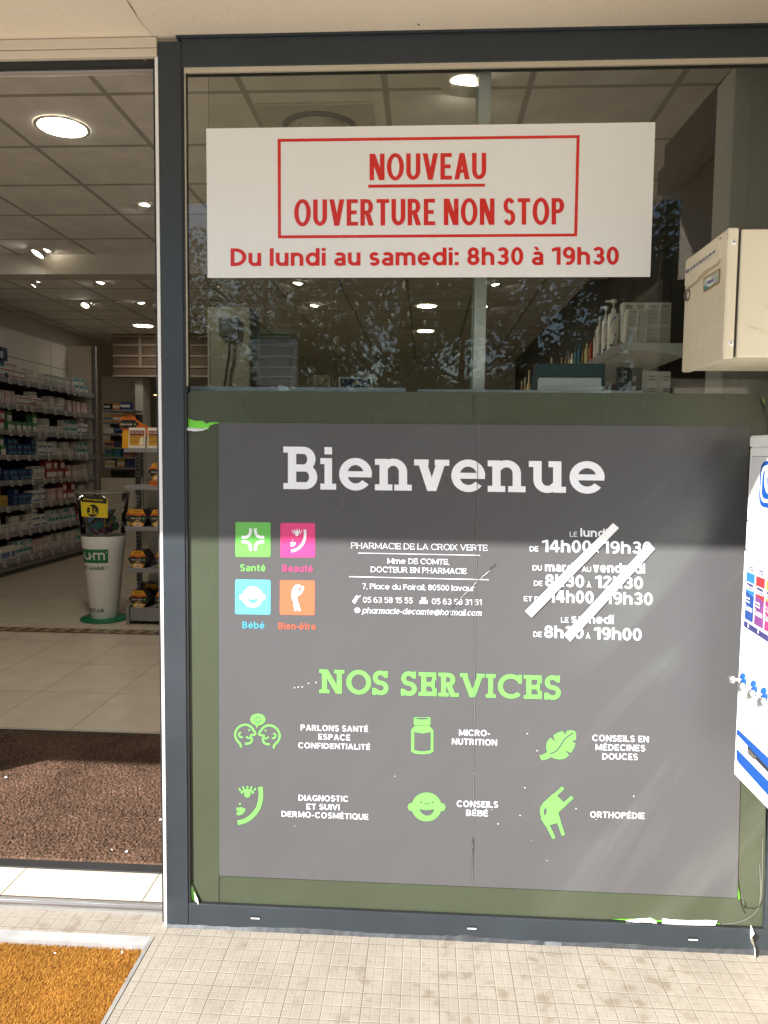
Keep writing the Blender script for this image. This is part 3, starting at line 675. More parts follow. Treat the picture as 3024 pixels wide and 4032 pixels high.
square([(118, 1084), (740, 1091), (738, 1701), (116, 1693)], (.11, .60, .80), 'cyan_square', 'Bébé', 245, 635, 1946, 1950, 120, (.06, .32, .42), ic_baby)
square([(908, 1094), (1526, 1102), (1522, 1714), (905, 1706)], (.62, .135, .065), 'orange_square', 'Bien-être', 880, 1543, 1960, 1970, 116, (.46, .095, .05), ic_stretch)
# the services
D = Decal(crop(850, 2550, .60277, YP))
for s, x0, x1, y0, y1, cap in (('PARLONS SANTÉ', 555, 994, 540, 550, 37), ('ESPACE', 670, 877, 600, 606, 37), ('CONFIDENTIALITÉ', 538, 1008, 655, 667, 36), ('DIAGNOSTIC', 540, 863, 998, 1006, 37), ('ET SUIVI', 593, 808, 1056, 1061, 37), ('DERMO-COSMÉTIQUE', 430, 996, 1103, 1124, 37)):
    D.text(s, (x0, y0), (x1, y1), -cap, LWH, .185, False, T, .14)
D.build('service_text', panel)
D = Decal(crop(1550, 2550, .75347, YP))
for s, x0, x1, y0, y1, cap in (('MICRO-', 342, 503, 459, 462, 31), ('NUTRITION', 305, 540, 505, 511, 31), ('CONSEILS EN', 1038, 1333, 487, 494, 32), ('MÉDECINES', 1055, 1314, 535, 541, 32), ('DOUCES', 1090, 1275, 583, 587, 32), ('CONSEILS', 330, 545, 831, 836, 32), ('BÉBÉ', 379, 493, 878, 881, 31), ('ORTHOPÉDIE', 1027, 1311, 887, 895, 32)):
    D.text(s, (x0, y0), (x1, y1), -cap, LWH, .185, False, T, .14)
D.build('service_text', panel)
F8 = crop(860, 2560, .35714, YP)
D = Decal(F8)                                                   # two heads talking
D.ribbon(smooth([(250, 1070), (242, 1035), (205, 990), (185, 935), (205, 870), (255, 830), (310, 822), (360, 845), (390, 885), (408, 915), (395, 932), (362, 936), (358, 960), (372, 985), (350, 1022), (293, 1032)], 4), 22, LGR, T)
D.ribbon(smooth([(610, 1080), (618, 1045), (660, 1000), (676, 940), (655, 880), (605, 838), (548, 828), (500, 850), (465, 890), (450, 920), (465, 936), (500, 942), (500, 965), (490, 985), (510, 1025), (566, 1038)], 4), 22, LGR, T)
D.ribbon(smooth([(250, 905), (232, 915), (230, 940), (248, 960), (266, 955)], 4), 18, LGR, T); D.ribbon(smooth([(606, 918), (628, 928), (630, 950), (612, 970), (592, 968)], 4), 18, LGR, T)
D.ribbon(smooth([(308, 950), (325, 968), (350, 966)], 4), 15, LGR, T); D.ribbon(smooth([(552, 952), (535, 972), (508, 974)], 4), 15, LGR, T)
D.disc((341, 882), 10, 10, LGR, T, 12); D.disc((520, 886), 10, 10, LGR, T, 12)
D.disc((436, 763), 83, 64, LGR, T+.0002); D.poly([(412, 815), (450, 815), (420, 862)], LGR, T+.0004)
for sx, sy in ((1, 1), (-1, 1), (1, -1), (-1, -1)): D.ribbon(smooth([(436+sx*9, 765+sy*42), (436+sx*12, 765+sy*22), (436+sx*24, 765+sy*11), (436+sx*43, 765+sy*9)], 4), 9, PGREY, T+.0006)
D.build('service_icon', panel)
D = Decal(F8); face_marks(D, 219, 1496, 1.04, LGR, T); D.build('service_icon', panel)
F9 = crop(1550, 2550, .75347, YP)
D = Decal(F9)                                                   # jar
D.rrect([(106, 364), (192, 364), (192, 406), (106, 404)], 8, LGR, T); D.disc((149, 371), 36, 5, PGREY, T+.0003)
D.poly([(112, 408), (186, 409), (207, 432), (207, 543), (190, 552), (150, 557), (112, 553), (92, 543), (92, 430)], LGR, T); D.poly([(107, 439), (150, 447), (194, 440), (194, 536), (150, 543), (107, 536)], PGREY, T+.0003)
D.build('service_icon', panel)
D = Decal(F9); baby(D, 172, 832, 78, 75, LGR, PGREY, T); D.build('service_icon', panel)
F10 = crop(2050, 2800, .24855, YP)
D = Decal(F10)                                                  # leaf
D.poly([(298, 703), (350, 690), (425, 652), (408, 600), (405, 545), (420, 485), (472, 420), (560, 490), (518, 388), (580, 345), (665, 318), (705, 378), (732, 312), (800, 304), (860, 318), (878, 370), (877, 448), (805, 474), (868, 512), (845, 580), (795, 658), (690, 612), (765, 696), (710, 745), (620, 764), (540, 750), (482, 724), (420, 758), (332, 776)], LGR, T)
D.ribbon(smooth([(459, 672), (520, 655), (580, 610), (640, 530), (690, 450), (760, 390), (836, 343)], 5), 24, PGREY, T+.0004)
D.build('service_icon', panel)
D = Decal(F10)                                                  # braced knee
D.poly([(345, 1465), (525, 1302), (575, 1345), (680, 1443), (722, 1490), (593, 1603), (635, 1752), (580, 1770), (455, 1802), (395, 1818), (323, 1703), (330, 1690), (306, 1600), (315, 1520), (350, 1475)], LGR, T)
for a, c in (((550, 1325), (672, 1210)), ((695, 1468), (818, 1362)), ((425, 1800), (528, 2012)), ((605, 1752), (677, 1966))): D.ribbon([a, c], 52, LGR, T+.0003)
D.poly([(388, 1518), (412, 1560), (412, 1610), (376, 1662), (360, 1605), (366, 1560)], PGREY, T+.0005)
D.build('service_icon', panel)
# scratches, the pane seam, flecks of paint
SCR = M('scratch_dark', (.02, .02, .02), .6, 0)
D = Decal(crop(1350, 2100, .36166, YP))
cpts = smooth([(1660, 330), (1560, 430), (1450, 525), (1380, 600), (1290, 690), (1215, 770), (1170, 850), (1160, 905)], 6)
random.seed(5); cpts = [(x+random.uniform(-5, 5), y+random.uniform(-5, 5)) for x, y in cpts]
D.ribbon(cpts, [random.uniform(2, 9) for _ in cpts], SCR, .0022); D.ribbon([(x+6, y+3) for x, y in cpts][4:26], [random.uniform(1, 5) for _ in cpts][4:26], WHITE, .0024)
D.build('scratch', panel)
SEAM = M('seam_line', (.05, .05, .045), .5, .2)
D = Decal(crop(0, 0, 1, YP)); D.ribbon([(1883, 1662), (1876, 2100), (1868, 2600), (1863, 3100), (1859, 3480)], 1.5, SEAM, .0021)
D.ribbon([(1885, 1662), (1878, 2100), (1870, 2600), (1865, 3100), (1861, 3480)], .9, M('seam_light', (.26, .26, .26), .5, .2), .0021)
D.ribbon(smooth([(1860, 3290), (1863, 3320), (1866, 3330), (1861, 3350), (1859, 3420)], 4), 2, SCR, .0026)
D.build('seam', panel)
D = Decal(crop(0, 0, 1, YP)); random.seed(9)
for _ in range(8): D.disc((random.uniform(1150, 2850), random.uniform(3000, 3500)), random.uniform(1.0, 2.2), random.uniform(1.0, 2.2), WHITE, .0015, 7)
for x, y in ((2076, 2888), (2115, 2955), (2066, 3101), (2268, 3183), (2048, 3210), (1961, 3243), (2495, 3134), (1215, 2690), (1245, 2687), (1160, 2707), (1175, 2705), (1190, 2704)): D.disc((x, y), 2.6, 2.4, WHITE, .0015, 8)
D.build('paint_fleck', panel)['kind'] = 'stuff'
TAPE = M('white_tape', (.84, .84, .84), .45, .03, 20)
for q, lab in (([(1000, 213), (1047, 251), (376, 937), (326, 888)], 'longer white tape strip crossing out the opening hours, reaching to the lower left'), ([(1275, 364), (1323, 410), (672, 1122), (624, 1070)], 'second white tape strip, right of the first, crossing out the Saturday hours')):
    D = Decal(crop(1900, 1950, .51236, YP)); D.poly(q, TAPE, .0032)
    tag(D.build('tape_strip'), lab, 'tape', 'white tape strips over the opening hours')

# ------------------------------------------------------------------ the white notice in the upper window
YS = .010
sign = thing('notice_board', 'white notice in red letters announcing non-stop opening, across the upper window', 'sign')
SW = M('notice_white', (.75, .745, .725), .22, .02, 3); RED = M('notice_red', (.60, .020, .014), .25, .03)
b = MB(); c4 = [at(813, 508, YS), at(2579, 483, YS), at(2559, 1091, YS), at(819, 1095, YS)]
b.prism([Vector((p.x, YS, p.z)) for p in c4], (0, -.003, 0), SW); b.build('board', sign)
D = Decal(crop(1050, 500, .78360, YS-.003)); T2 = .0004
o4 = [(55, 60), (1573, 41), (1560, 550), (57, 560)]; i4 = [(71, 75), (1557, 56), (1545, 536), (72, 545)]
for i in range(4): D.poly([o4[i], o4[(i+1) % 4], i4[(i+1) % 4], i4[i]], RED, T2)
D.build('border_line', sign)
D = Decal(crop(1050, 500, .78360, YS-.003))
D.text('NOUVEAU', (517, 268), (1103, 263), -133, RED, .172, False, T2, .11); D.text('OUVERTURE NON STOP', (138, 498), (1495, 490), -133, RED, .172, False, T2, .11)
D.poly([(510, 290), (1097, 285), (1097, 300), (510, 306)], RED, T2)
D.build('lettering', sign)
D = Decal(crop(0, 0, 1, YS-.003)); D.text('Du lundi au samedi: 8h30 à 19h30', (908, 1048), (2437, 1042), -70, RED, .22, False, T2, .10); D.build('lettering', sign)

# ------------------------------------------------------------------ doorway: header, jamb strips, threshold, mats
door = thing('doorway', 'open sliding doorway with cream header and metal threshold, left of the shop window', 'doorway')
b = MB(); b.box(-2.95, -.004, 2.516, -.755, .07, 2.543, CREAM, .002); b.box(-2.95, -.002, 2.4925, -.755, .07, 2.5145, CREAM, .002); b.build('header', door)
b = MB(); b.box(-2.95, .012, 2.475, -.768, .03, 2.4925, FR2); b.build('brush_seal', door)
b = MB(); b.box(-2.95, .03, 2.470, -.768, .044, 2.4925, M('rail_alloy', (.5, .46, .42), .4, .05, metal=.3)); b.box(-2.95, .044, 2.478, -.768, .068, 2.4925, CREAM, .002); b.build('track_cover', door)
b = MB(); b.box(-2.95, .30, 2.66, 1.05, .36, 2.80, CREAM, .003); b.build('operator_box', door)
b = MB(); b.box(-.7615, -.001, 0, -.7525, .05, 2.492, M('white_alloy', (.74, .73, .70), .4, .03), .001); b.build('jamb_strip', door)
b = MB(); b.box(-.768, .004, 0.01, -.7618, .06, 2.475, FR2); b.build('jamb_seal', door)
ALU = M('brushed_alloy', (.56, .56, .56), .34, .12, 14, .1, 40, metal=.85, stretch=(.2, 8, 8))
ALUD = M('dirty_alloy', (.07, .05, .04), .55, .3, 10)
b = MB(); b.box(-2.95, .052, -.01, -.757, .060, .009, ALU); b.box(-2.95, .060, -.01, -.757, .078, .003, ALUD); b.box(-2.95, .078, -.01, -.757, .094, .012, ALU, .001); b.box(-2.95, .094, -.01, -.757, .112, .004, ALUD); b.build('threshold', door)
TORNB = M('torn_tape', (.4, .34, .25), .7, .1)
b = MB()
for q in ([(318, 216), (340, 226), (470, 223), (560, 220), (600, 224), (610, 222), (560, 216), (500, 219), (345, 222)], [(510, 218), (545, 224), (575, 236), (582, 240), (572, 238), (548, 228)]): b.poly([at(x, y, .0115) for x, y in q], TORNB)
b.build('torn_tape', door)

def carpet_mat(name, c1, c2, scale, bump):
    m = bpy.data.materials.new(name); m.use_nodes = True; N = m.node_tree.nodes; L = m.node_tree.links; b = N['Principled BSDF']
    b.inputs['Roughness'].default_value = .95; b.inputs['Specular IOR Level'].default_value = .1
    g = N.new('ShaderNodeNewGeometry'); n = N.new('ShaderNodeTexNoise'); n.inputs['Scale'].default_value = scale; n.inputs['Detail'].default_value = 4; n.inputs['Distortion'].default_value = 1.2
    L.new(g.outputs['Position'], n.inputs['Vector']); n2 = N.new('ShaderNodeTexNoise'); n2.inputs['Scale'].default_value = 5; n2.inputs['Detail'].default_value = 5; L.new(g.outputs['Position'], n2.inputs['Vector'])
    r = N.new('ShaderNodeValToRGB'); r.color_ramp.elements[0].position = .36; r.color_ramp.elements[0].color = (*c1, 1); r.color_ramp.elements[1].position = .64; r.color_ramp.elements[1].color = (*c2, 1)
    L.new(n.outputs['Fac'], r.inputs[0]); mr = N.new('ShaderNodeMapRange'); mr.inputs[1].default_value = .3; mr.inputs[2].default_value = .7; mr.inputs[3].default_value = .72; mr.inputs[4].default_value = 1.2
    L.new(n2.outputs['Fac'], mr.inputs[0]); s = N.new('ShaderNodeVectorMath'); s.operation = 'SCALE'; L.new(r.outputs[0], s.inputs[0]); L.new(mr.outputs[0], s.inputs['Scale']); L.new(s.outputs[0], b.inputs['Base Color'])
    bp = N.new('ShaderNodeBump'); bp.inputs['Strength'].default_value = bump; bp.inputs['Distance'].default_value = .006; L.new(n.outputs['Fac'], bp.inputs['Height']); L.new(bp.outputs[0], b.inputs['Normal'])
    return m
# coir mat in its metal pit
pit = thing('mat_frame', 'pale metal frame around the orange coir mat in front of the doorway', 'mat frame')
b = MB(); PW = M('pale_metal', (.52, .52, .52), .4, .2, 12, metal=.5)
b.box(-2.6, -.092, -.05, -.783, -.052, .0015, PW); b.build('frame_rail', pit)
b = MB(); b.box(-.783, -1.0, -.05, -.772, -.0525, .002, M('frame_edge_metal', (.34, .33, .31), .45, .25, 14, metal=.5)); b.build('frame_rail', pit)
b = MB(); b.box(-2.6, -1.0, -.055, -.783, -.092, -.05, ALUD); b.build('pit_floor', pit)
COIR1 = M('coir_dark', (.27, .110, .017), .95, .25, 5, spec=.1); COIR2 = M('coir_mid', (.36, .165, .028), .95, .25, 5, spec=.1); COIR3 = M('coir_light', (.42, .21, .045), .95, .2, 5, spec=.1)
mat_ = thing('coir_mat', 'orange brown coir doormat lying in front of the doorway', 'doormat')
b = MB(); b.box(-2.58, -.98, -.049, -.790, -.098, -.012, carpet_mat('coir_body', (.12, .04, .006), (.27, .11, .018), 150, .8)); b.build('mat_base', mat_)
b = MB(); random.seed(3)
for _ in range(70000):
    u = random.random()**.8; x = -.784-u*.97; y = random.uniform(-.52, -.093)
    l = random.uniform(.006, .013); a = random.gauss(.6, .9); t = random.uniform(.35, 1.0); dx, dy, dz = math.cos(a)*l*t, math.sin(a)*l*t, l*(.25+.45*(1-t))
    wx, wy = -math.sin(a)*.0006, math.cos(a)*.0006
    b.add([(x-wx, y-wy, -.014), (x+wx, y+wy, -.014), (x+dx+wx*.5, y+dy+wy*.5, -.012+dz), (x+dx-wx*.5, y+dy-wy*.5, -.012+dz)], [[0, 1, 2, 3]], random.choice((COIR1, COIR2, COIR2, COIR3)))
b.build('pile', mat_)
# brown entrance mat inside
BR = carpet_mat('brown_loop_pile', (.040, .025, .017), (.165, .095, .062), 130, .8); BRE = M('mat_rubber_edge', (.014, .014, .014), .55, .1)
em = thing('entrance_mat', 'dark brown loop pile entrance mat with rubber edge, just inside the doorway', 'mat')
b = MB(); b.box(-2.75, .272, .0005, -.835, 1.50, .006, BRE, .002); b.build('rubber_edge', em)
me_ = MB()
gx, gy = 230, 200; xs = [-2.05+(2.05-.872)*i/gx for i in range(gx+1)]; ys = [.318+(1.50-.318-.03)*j/gy for j in range(gy+1)]
random.seed(4)
vsx = [(x, y, .0085+random.uniform(0, .0055) if 0 < i < gx and 0 < j < gy else .006) for j, y in enumerate(ys) for i, x in enumerate(xs)]
me_.add(vsx, [[j*(gx+1)+i, j*(gx+1)+i+1, (j+1)*(gx+1)+i+1, (j+1)*(gx+1)+i] for j in range(gy) for i in range(gx)], BR)
me_.box(-2.72, .318, .006, -2.05, 1.47, .011, BR); me_.build('pile', em)
# scraps of paper on the mats
for k, (px, py, s) in enumerate(((22, 3062, .014), (498, 3356, .016), (440, 3348, .009), (633, 3230, .016), (550, 3107, .008), (216, 3755, .008), (480, 3752, .009), (512, 3735, .007))):
    p = atz(px, py, .013 if py < 3500 else .004); m = MB(); n = 7
    m.add([(s*.5*math.cos(2*PI*i/n)*random.uniform(.6, 1.1), s*.5*math.sin(2*PI*i/n)*random.uniform(.6, 1.1), random.uniform(0, .005)) for i in range(n)], [list(range(n))], WHITE)
    o = m.build('paper_scrap', loc=p)
    tag(o, 'tiny scrap of white paper lying on the '+('brown entrance mat' if py < 3500 else 'orange coir mat'), 'paper scrap', 'paper scraps on the '+('brown entrance mat' if py < 3500 else 'coir mat'))

# ================================================================== mailbox and vending machine, on the side wall right of the window
MBX = M('cream_enamel', (.61, .545, .40), .38, .05, 4, .02, 150)
DARK = M('shadow_gap', (.03, .025, .02), .8, 0)
XM, YN, YF, ZB, ZT = .66, -.357, -.082, 1.634, 1.922
box_ = thing('mailbox', 'cream metal mailbox with a lidded slot and lock, hanging right of the window', 'mailbox')
b = MB(); b.box(.690, YN+.002, ZB+.004, 1.06, YF, ZT-.003, MBX, .004); b.build('casing', box_)
b = MB(); b.box(.684, YN+.006, ZB+.006, .690, YF-.004, ZT-.006, DARK); b.build('seal', box_)
b = MB(); b.box(XM, YN, ZB, .684, YF, ZT, MBX, .005, 3); dr = b.build('door', box_)
def facex(x0, y0, s, X):
    def F(u, v, n):
        p = atx(x0+u*s, y0+v*s, X); return Vector((X-n, p.y, p.z))
    return F
FM = facex(2640, 880, .27119, XM)
def slab(name, pts, F, n0, n1, mat, parent):
    m = MB(); a = [F(u, v, n0) for u, v in pts]; c = [F(u, v, n1) for u, v in pts]; k = len(pts)
    m.add(a+c, [list(range(k, 2*k))]+[[i, (i+1) % k, k+(i+1) % k, k+i] for i in range(k)], mat); return m.build(name, parent)
slab('flap', [(252, 565), (738, 228), (733, 520), (690, 590), (620, 628), (540, 680), (450, 765), (380, 850), (300, 915), (260, 922), (238, 900), (246, 740)], FM, -.002, .0055, MBX, dr)
D = Decal(FM); D.poly([(268, 558), (738, 205), (738, 226), (270, 574)], DARK, .0008); D.poly([(240, 905), (262, 928), (304, 921), (385, 856), (456, 771), (545, 688), (690, 598), (738, 530), (728, 560), (690, 612), (560, 694), (470, 780), (390, 868), (304, 932), (255, 936)], M('painted_flap_shadow', (.40, .31, .19), .7, .1), .0006); D.build('slot', dr)  # tan rim below the flap is its shadow painted on the door
STK = M('sticker_white', (.74, .72, .66), .4, .04); INK = M('sticker_ink', (.035, .035, .06), .5, .05)
D = Decal(FM); D.poly([(254, 692), (690, 377), (697, 430), (257, 746)], STK, .0062); D.text('MERCI DE NE PAS METTRE DE PUB SVP', (262, 733), (690, 428), -48, INK, .15, False, .0066); D.build('sticker', dr)
D = Decal(FM); D.poly([(478, 800), (728, 640), (722, 862), (482, 1008)], M('olive_brass', (.25, .19, .08), .5, .1), .0008); D.poly([(490, 826), (712, 682), (710, 832), (492, 972)], M('landscape_print', (.42, .45, .38), .4, .5, 30), .0014)
D.poly([(492, 905), (560, 905), (560, 930), (492, 972)], M('teal_print', (.06, .22, .24), .4, .2), .0016); D.poly([(527, 845), (651, 780), (651, 850), (530, 916)], STK, .0020); D.text('COURRIER', (534, 900), (647, 838), -50, M('courier_blue', (.04, .06, .30), .5, 0), .16, False, .0024); D.build('name_plate', dr)
pc = FM(258, 1038, 0); b = MB(); STEEL = M('dull_steel', (.30, .27, .23), .35, .15, 30, metal=.8)
bm = bmesh.new(); bmesh.ops.create_cone(bm, cap_ends=True, segments=24, radius1=.0155, radius2=.0145, depth=.006)
b.bm(bm, STEEL, True, Matrix.Translation(pc+Vector((-.003, 0, 0))) @ Matrix.Rotation(-PI/2, 4, 'Y')); b.box(pc.x-.0068, pc.y-.002, pc.z-.007, pc.x-.006, pc.y+.002, pc.z+.007, DARK); b.build('lock', dr)
LT = M('scratched_enamel', (.74, .66, .50), .45, .02)
D = Decal(FM); D.ribbon([(372, 1628), (350, 1740), (300, 1905)], [5, 14, 9], LT, .0006); D.ribbon(smooth([(400, 1800), (450, 1660), (560, 1520), (635, 1475), (625, 1540), (540, 1660), (430, 1770), (400, 1800)], 5), 11, LT, .0006); D.ribbon([(520, 1955), (518, 2040), (545, 2045)], 9, LT, .0006); D.build('scratch', dr)
F0 = crop(2640, 880, .27119, YN)
for u, v in ((922, 270), (880, 1738)):
    p = F0(u, v, 0); b = MB()
    bm = bmesh.new(); bmesh.ops.create_uvsphere(bm, u_segments=16, v_segments=8, radius=.0062)
    b.bm(bm, M('rivet_alloy', (.72, .72, .72), .3, .05, metal=.6), True, Matrix.Translation(p+Vector((0, .001, 0))) @ Matrix.Diagonal((1, .4, 1, 1)))
    b.lathe([(.0018, 0), (.0001, 0.0002)], DARK, 10); v0 = b.v; n = 11*0
    b.v[-20:] = [(p.x+q[0], p.y-.0018-q[2], p.z+q[1]) for q in b.v[-20:]]
    b.build('rivet', box_)
D = Decal(F0); D.ribbon(smooth([(1130, 1482), (1180, 1505), (1290, 1535), (1400, 1572)], 4), [4, 9, 9, 8, 8, 8, 8, 7, 7, 6, 5, 5, 4], M('scuff', (.52, .44, .31), .5, .05), .0005); D.ribbon(smooth([(1390, 1150), (1370, 1190), (1385, 1230), (1420, 1240)], 4), 8, M('scuff', (.5, .42, .3)), .0005); D.build('scuff_mark', box_)
random.seed(6); D = Decal(FM); RUST = M('rust_mark', (.30, .14, .05), .8, .2, 40)
for u, v, r in ((828, 155, 7), (835, 210, 5), (640, 2065, 5), (790, 1535, 4), (255, 2140, 6), (815, 700, 4), (720, 1090, 6), (360, 1135, 5)): D.disc((u, v), r, r*1.8, RUST, .0007, 7)
D.build('rust_spot', dr)

# vending machine: white cabinet, front facing left across the pavement
XV = .82; VW = M('machine_white', (.80, .82, .80), .35, .02, 3); BLUE = M('machine_blue', (.005, .065, .30), .35, .03); NAVY = M('machine_navy', (.035, .032, .13), .35, .05)
vm = thing('vending_machine', 'white wall vending machine with blue push knobs, hanging at the right of the window', 'vending machine')
b = MB(); b.box(XV, -.62, .581, 1.06, -.131, 1.178, VW, .006, 3); b.build('cabinet', vm)
b = MB(); b.box(XV+.004, -.615, 1.178, 1.06, -.128, 1.252, VW, .004); b.box(XV+.006, -.615, 1.252, 1.06, -.124, 1.44, VW, .004); b.box(XV+.002, -.615, 1.44, 1.06, -.126, 1.470, VW, .006); b.build('header', vm)
FV = facex(0, 0, 1, XV)
FH = lambda u, v, n: Vector((XV+.006-n, u, v))
b = Decal(FH); b.rrect([(-.140, 1.418), (-.60, 1.418), (-.60, 1.272), (-.140, 1.272)], .004, M('groove_grey', (.30, .31, .31), .5, 0), .0004); b.rrect([(-.142, 1.416), (-.598, 1.416), (-.598, 1.274), (-.142, 1.274)], .004, M('logo_panel', (.70, .69, .70), .3, .02), .0008)
a = atx(2983, 1906, XV).y; zt, zb = atx(3009, 1815, XV).z, atx(3009, 1999, XV).z
def bez(D, y0, z1, z0, r, mat, n, wd=.30): D.rrect([(y0, z1), (y0-wd, z1), (y0-wd, z0), (y0, z0)], r, mat, n)
bez(b, a, zt, zb, .032, BLUE, .0012); bez(b, a-.008, zt-.011, zb+.012, .026, VW, .0016, .284); bez(b, a-.015, zt-.021, zb+.021, .022, BLUE, .0020, .27)
b.text('durex', (a-.028, zb+.036), (a-.26, zb+.036), .094, VW, .16, False, .0024); b.build('logo', vm)
def facev(x0, y0, s): return facex(x0, y0, s, XV)
FD = facev(2850, 2150, .20351)
D = Decal(FD); D.poly([(433, 333), (1100, 620), (1080, 2010), (395, 1560)], M('groove_grey', (.30, .31, .31)), .0004); D.poly([(440, 350), (1100, 635), (1080, 1985), (400, 1548)], VW, .0008)
cards = ((450, 490, 612, 558, 570, 1490, 412, 1400, (.02, .15, .38), (.015, .055, .22), 'Classic', 'Jeans'), (637, 572, 808, 640, 765, 1608, 592, 1505, (.32, .022, .026), (.16, .04, .17), 'Feeling', 'Sensual'), (832, 655, 1010, 730, 960, 1720, 788, 1620, (.45, .25, .04), (.36, .03, .12), 'Fun', 'Play'))
for k, (ax, ay, bx, by, cx, cyy, dx, dy, c1, c2, w1, w2) in enumerate(cards):
    m1, m2 = M('card_top_%d' % k, c1, .3, .15, 25), M('card_foot_%d' % k, c2, .3, .25, 25)
    L_ = lambda t: (ax+(dx-ax)*t, ay+(dy-ay)*t); R_ = lambda t: (bx+(cx-bx)*t, by+(cyy-by)*t)
    D.poly([(ax, ay), (bx, by), R_(.5), R_(.47), L_(.40)], m1, .0012); D.poly([L_(.40), R_(.47), (cx, cyy), (dx, dy)], m2, .0014)
    mid = lambda t, q: (L_(t)[0]*(1-q)+R_(t)[0]*q, L_(t)[1]*(1-q)+R_(t)[1]*q)
    D.rrect([mid(.20, .06), mid(.20, .94), mid(.36, .94), mid(.36, .06)], 30, VW, .0018); D.rrect([mid(.22, .11), mid(.22, .89), mid(.34, .89), mid(.34, .11)], 24, NAVY, .0020)
    D.text('durex', mid(.318, .16), mid(.318, .84), -58, VW, .15, False, .0022)
    D.text(w1, mid(.56, .1), mid(.56, .58), -44, VW, .13, False, .0022); D.text(w2, mid(.63, .1), mid(.63, .6), -44, VW, .13, False, .0022); D.text('3', mid(.72, .08), mid(.72, .17), -44, VW, .2, False, .0022)
    for q in range(3): D.ribbon([mid(.72+q*.035, .22 if q == 0 else .08), mid(.72+q*.035, .92)], 11, VW, .0022)
    D.poly([mid(-.135, .26), mid(-.135, .80), mid(-.055, .80), mid(-.055, .26)], NAVY, .0012); D.text('1x2€', mid(-.075, .32), mid(-.075, .76), -40, VW, .14, False, .0016)
D.poly([(400, 1435), (1080, 1870), (1080, 1990), (395, 1550)], NAVY, .0012)
for px_, py_ in ((485, 1540), (676, 1655), (880, 1775)): D.poly([(px_-7, py_-40), (px_+7, py_-36), (px_+7, py_), (px_+15, py_+5), (px_+2, py_+48), (px_-14, py_-4), (px_-7, py_-2)], VW, .0016)
D.build('display_window', vm)
FK = facev(2700, 2500, .54250)
GRV = M('groove_grey', (.30, .31, .31)); BLK = M('chute_black', (.02, .02, .025), .6, .05)
D = Decal(FK); D.ribbon([(398, -8), (597, 125)], 2.5, GRV, .0006); D.ribbon([(394, 16), (597, 150)], 2, GRV, .0006); D.ribbon([(430, 222), (597, 345)], 2.5, M('fine_print', (.4, .45, .5)), .0006)
for s, x, y in (('1', 424, 470), ('2', 497, 535), ('3', 573, 600)): D.text(s, (x-6, y), (x+6, y+11), -34, M('number_blue', (.02, .06, .35)), .16, False, .0006)
D.disc((522, 683), 12, 34, NAVY, .0006); D.disc((522, 683), 9, 26, VW, .0010)
D.build('front_marking', vm)
D = Decal(FK); D.poly([(384, 690), (389, 684), (640, 918), (640, 1000), (390, 728), (379, 722)], BLUE, .004); D.poly([(378, 824), (640, 1090), (640, 1200), (392, 925), (380, 900)], BLUE, .004); D.build('chute_trim', vm)
D = Decal(FK); D.poly([(384, 724), (640, 1002), (640, 1086), (384, 828)], VW, .0008); D.poly([(450, 800), (640, 1004), (640, 1040), (456, 848)], BLK, .0012); D.poly([(452, 815), (520, 890), (500, 905), (456, 862)], STEEL, .0016); D.build('chute', vm)
KS = M('knob_steel', (.62, .61, .60), .22, .05, metal=.9)
for y in (-.166, -.229, -.286, -.345):
    z = .846; k = MB(); bm = bmesh.new(); bmesh.ops.create_uvsphere(bm, u_segments=20, v_segments=10, radius=.0175)
    k.bm(bm, BLUE, True, Matrix.Translation((XV, y, z)) @ Matrix.Diagonal((.45, 1, 1, 1))); kb = k.build('knob', vm)
    k = MB(); k.tube([(XV-.004, y, z), (XV-.030, y, z)], .0042, KS, 12); k.tube([(XV-.0235, y, z), (XV-.025, y, z), (XV-.034, y, z), (XV-.0365, y, z)], [.0050, .0100, .0105, .0085], KS, 18); k.build('pull', kb)

# ================================================================== the shop inside
# lamps: round downlights and small tilting spots, all lit
GLOW = M('lamp_glow', (1.0, .93, .80), emit=13.0); GLOW2 = M('spot_glow', (1.0, .95, .86), emit=13.0); RING = M('lamp_ring', (.70, .68, .62), .4, .03)
def downlight(x, y, r):
    t = thing('downlight', '', 'ceiling light', (x, y, 3.198), 0, 'round downlights in the shop ceiling'); near = y < 3; k = MB(); k.lathe([(r*1.16, 0), (r*1.14, -.008), (r, -.006), (r*.96, .0)], RING, 32); k.build('ring', t)
    k = MB(); k.lathe([(r*.97, -.001), (r*.5, -.0012), (.001, -.0012)], M('lamp_glow_near', (1.0, .94, .82), emit=85.0) if near else GLOW, 32); k.build('diffuser', t); return t
def spot(x, y, r, az, square=False):
    t = thing('spotlight', '', 'ceiling light', (x, y, 3.198), 0, 'small spots in the shop ceiling'); k = MB()
    if square: k.box(-r*2, -r*1.7, -.012, r*2, r*1.7, 0, RING, .002)
    else: k.lathe([(r*1.7, 0), (r*1.65, -.006), (r*1.2, -.004)], RING, 24); k.lathe([(r*1.2, -.004), (r*.001, -.003)], RING, 24)
    k.build('trim', t); R = Matrix.Rotation(az, 4, 'Z') @ Matrix.Rotation(.55, 4, 'X')
    k = MB(); k.lathe([(r, .0), (r*1.02, -.05), (r*.85, -.052)], RING, 24); k.lathe([(r*.86, -.045), (r*.4, -.046), (.0006, -.046)], GLOW2, 24); k.v = [tuple(R @ Vector(v)) for v in k.v]; k.build('lamp_head', t); return t
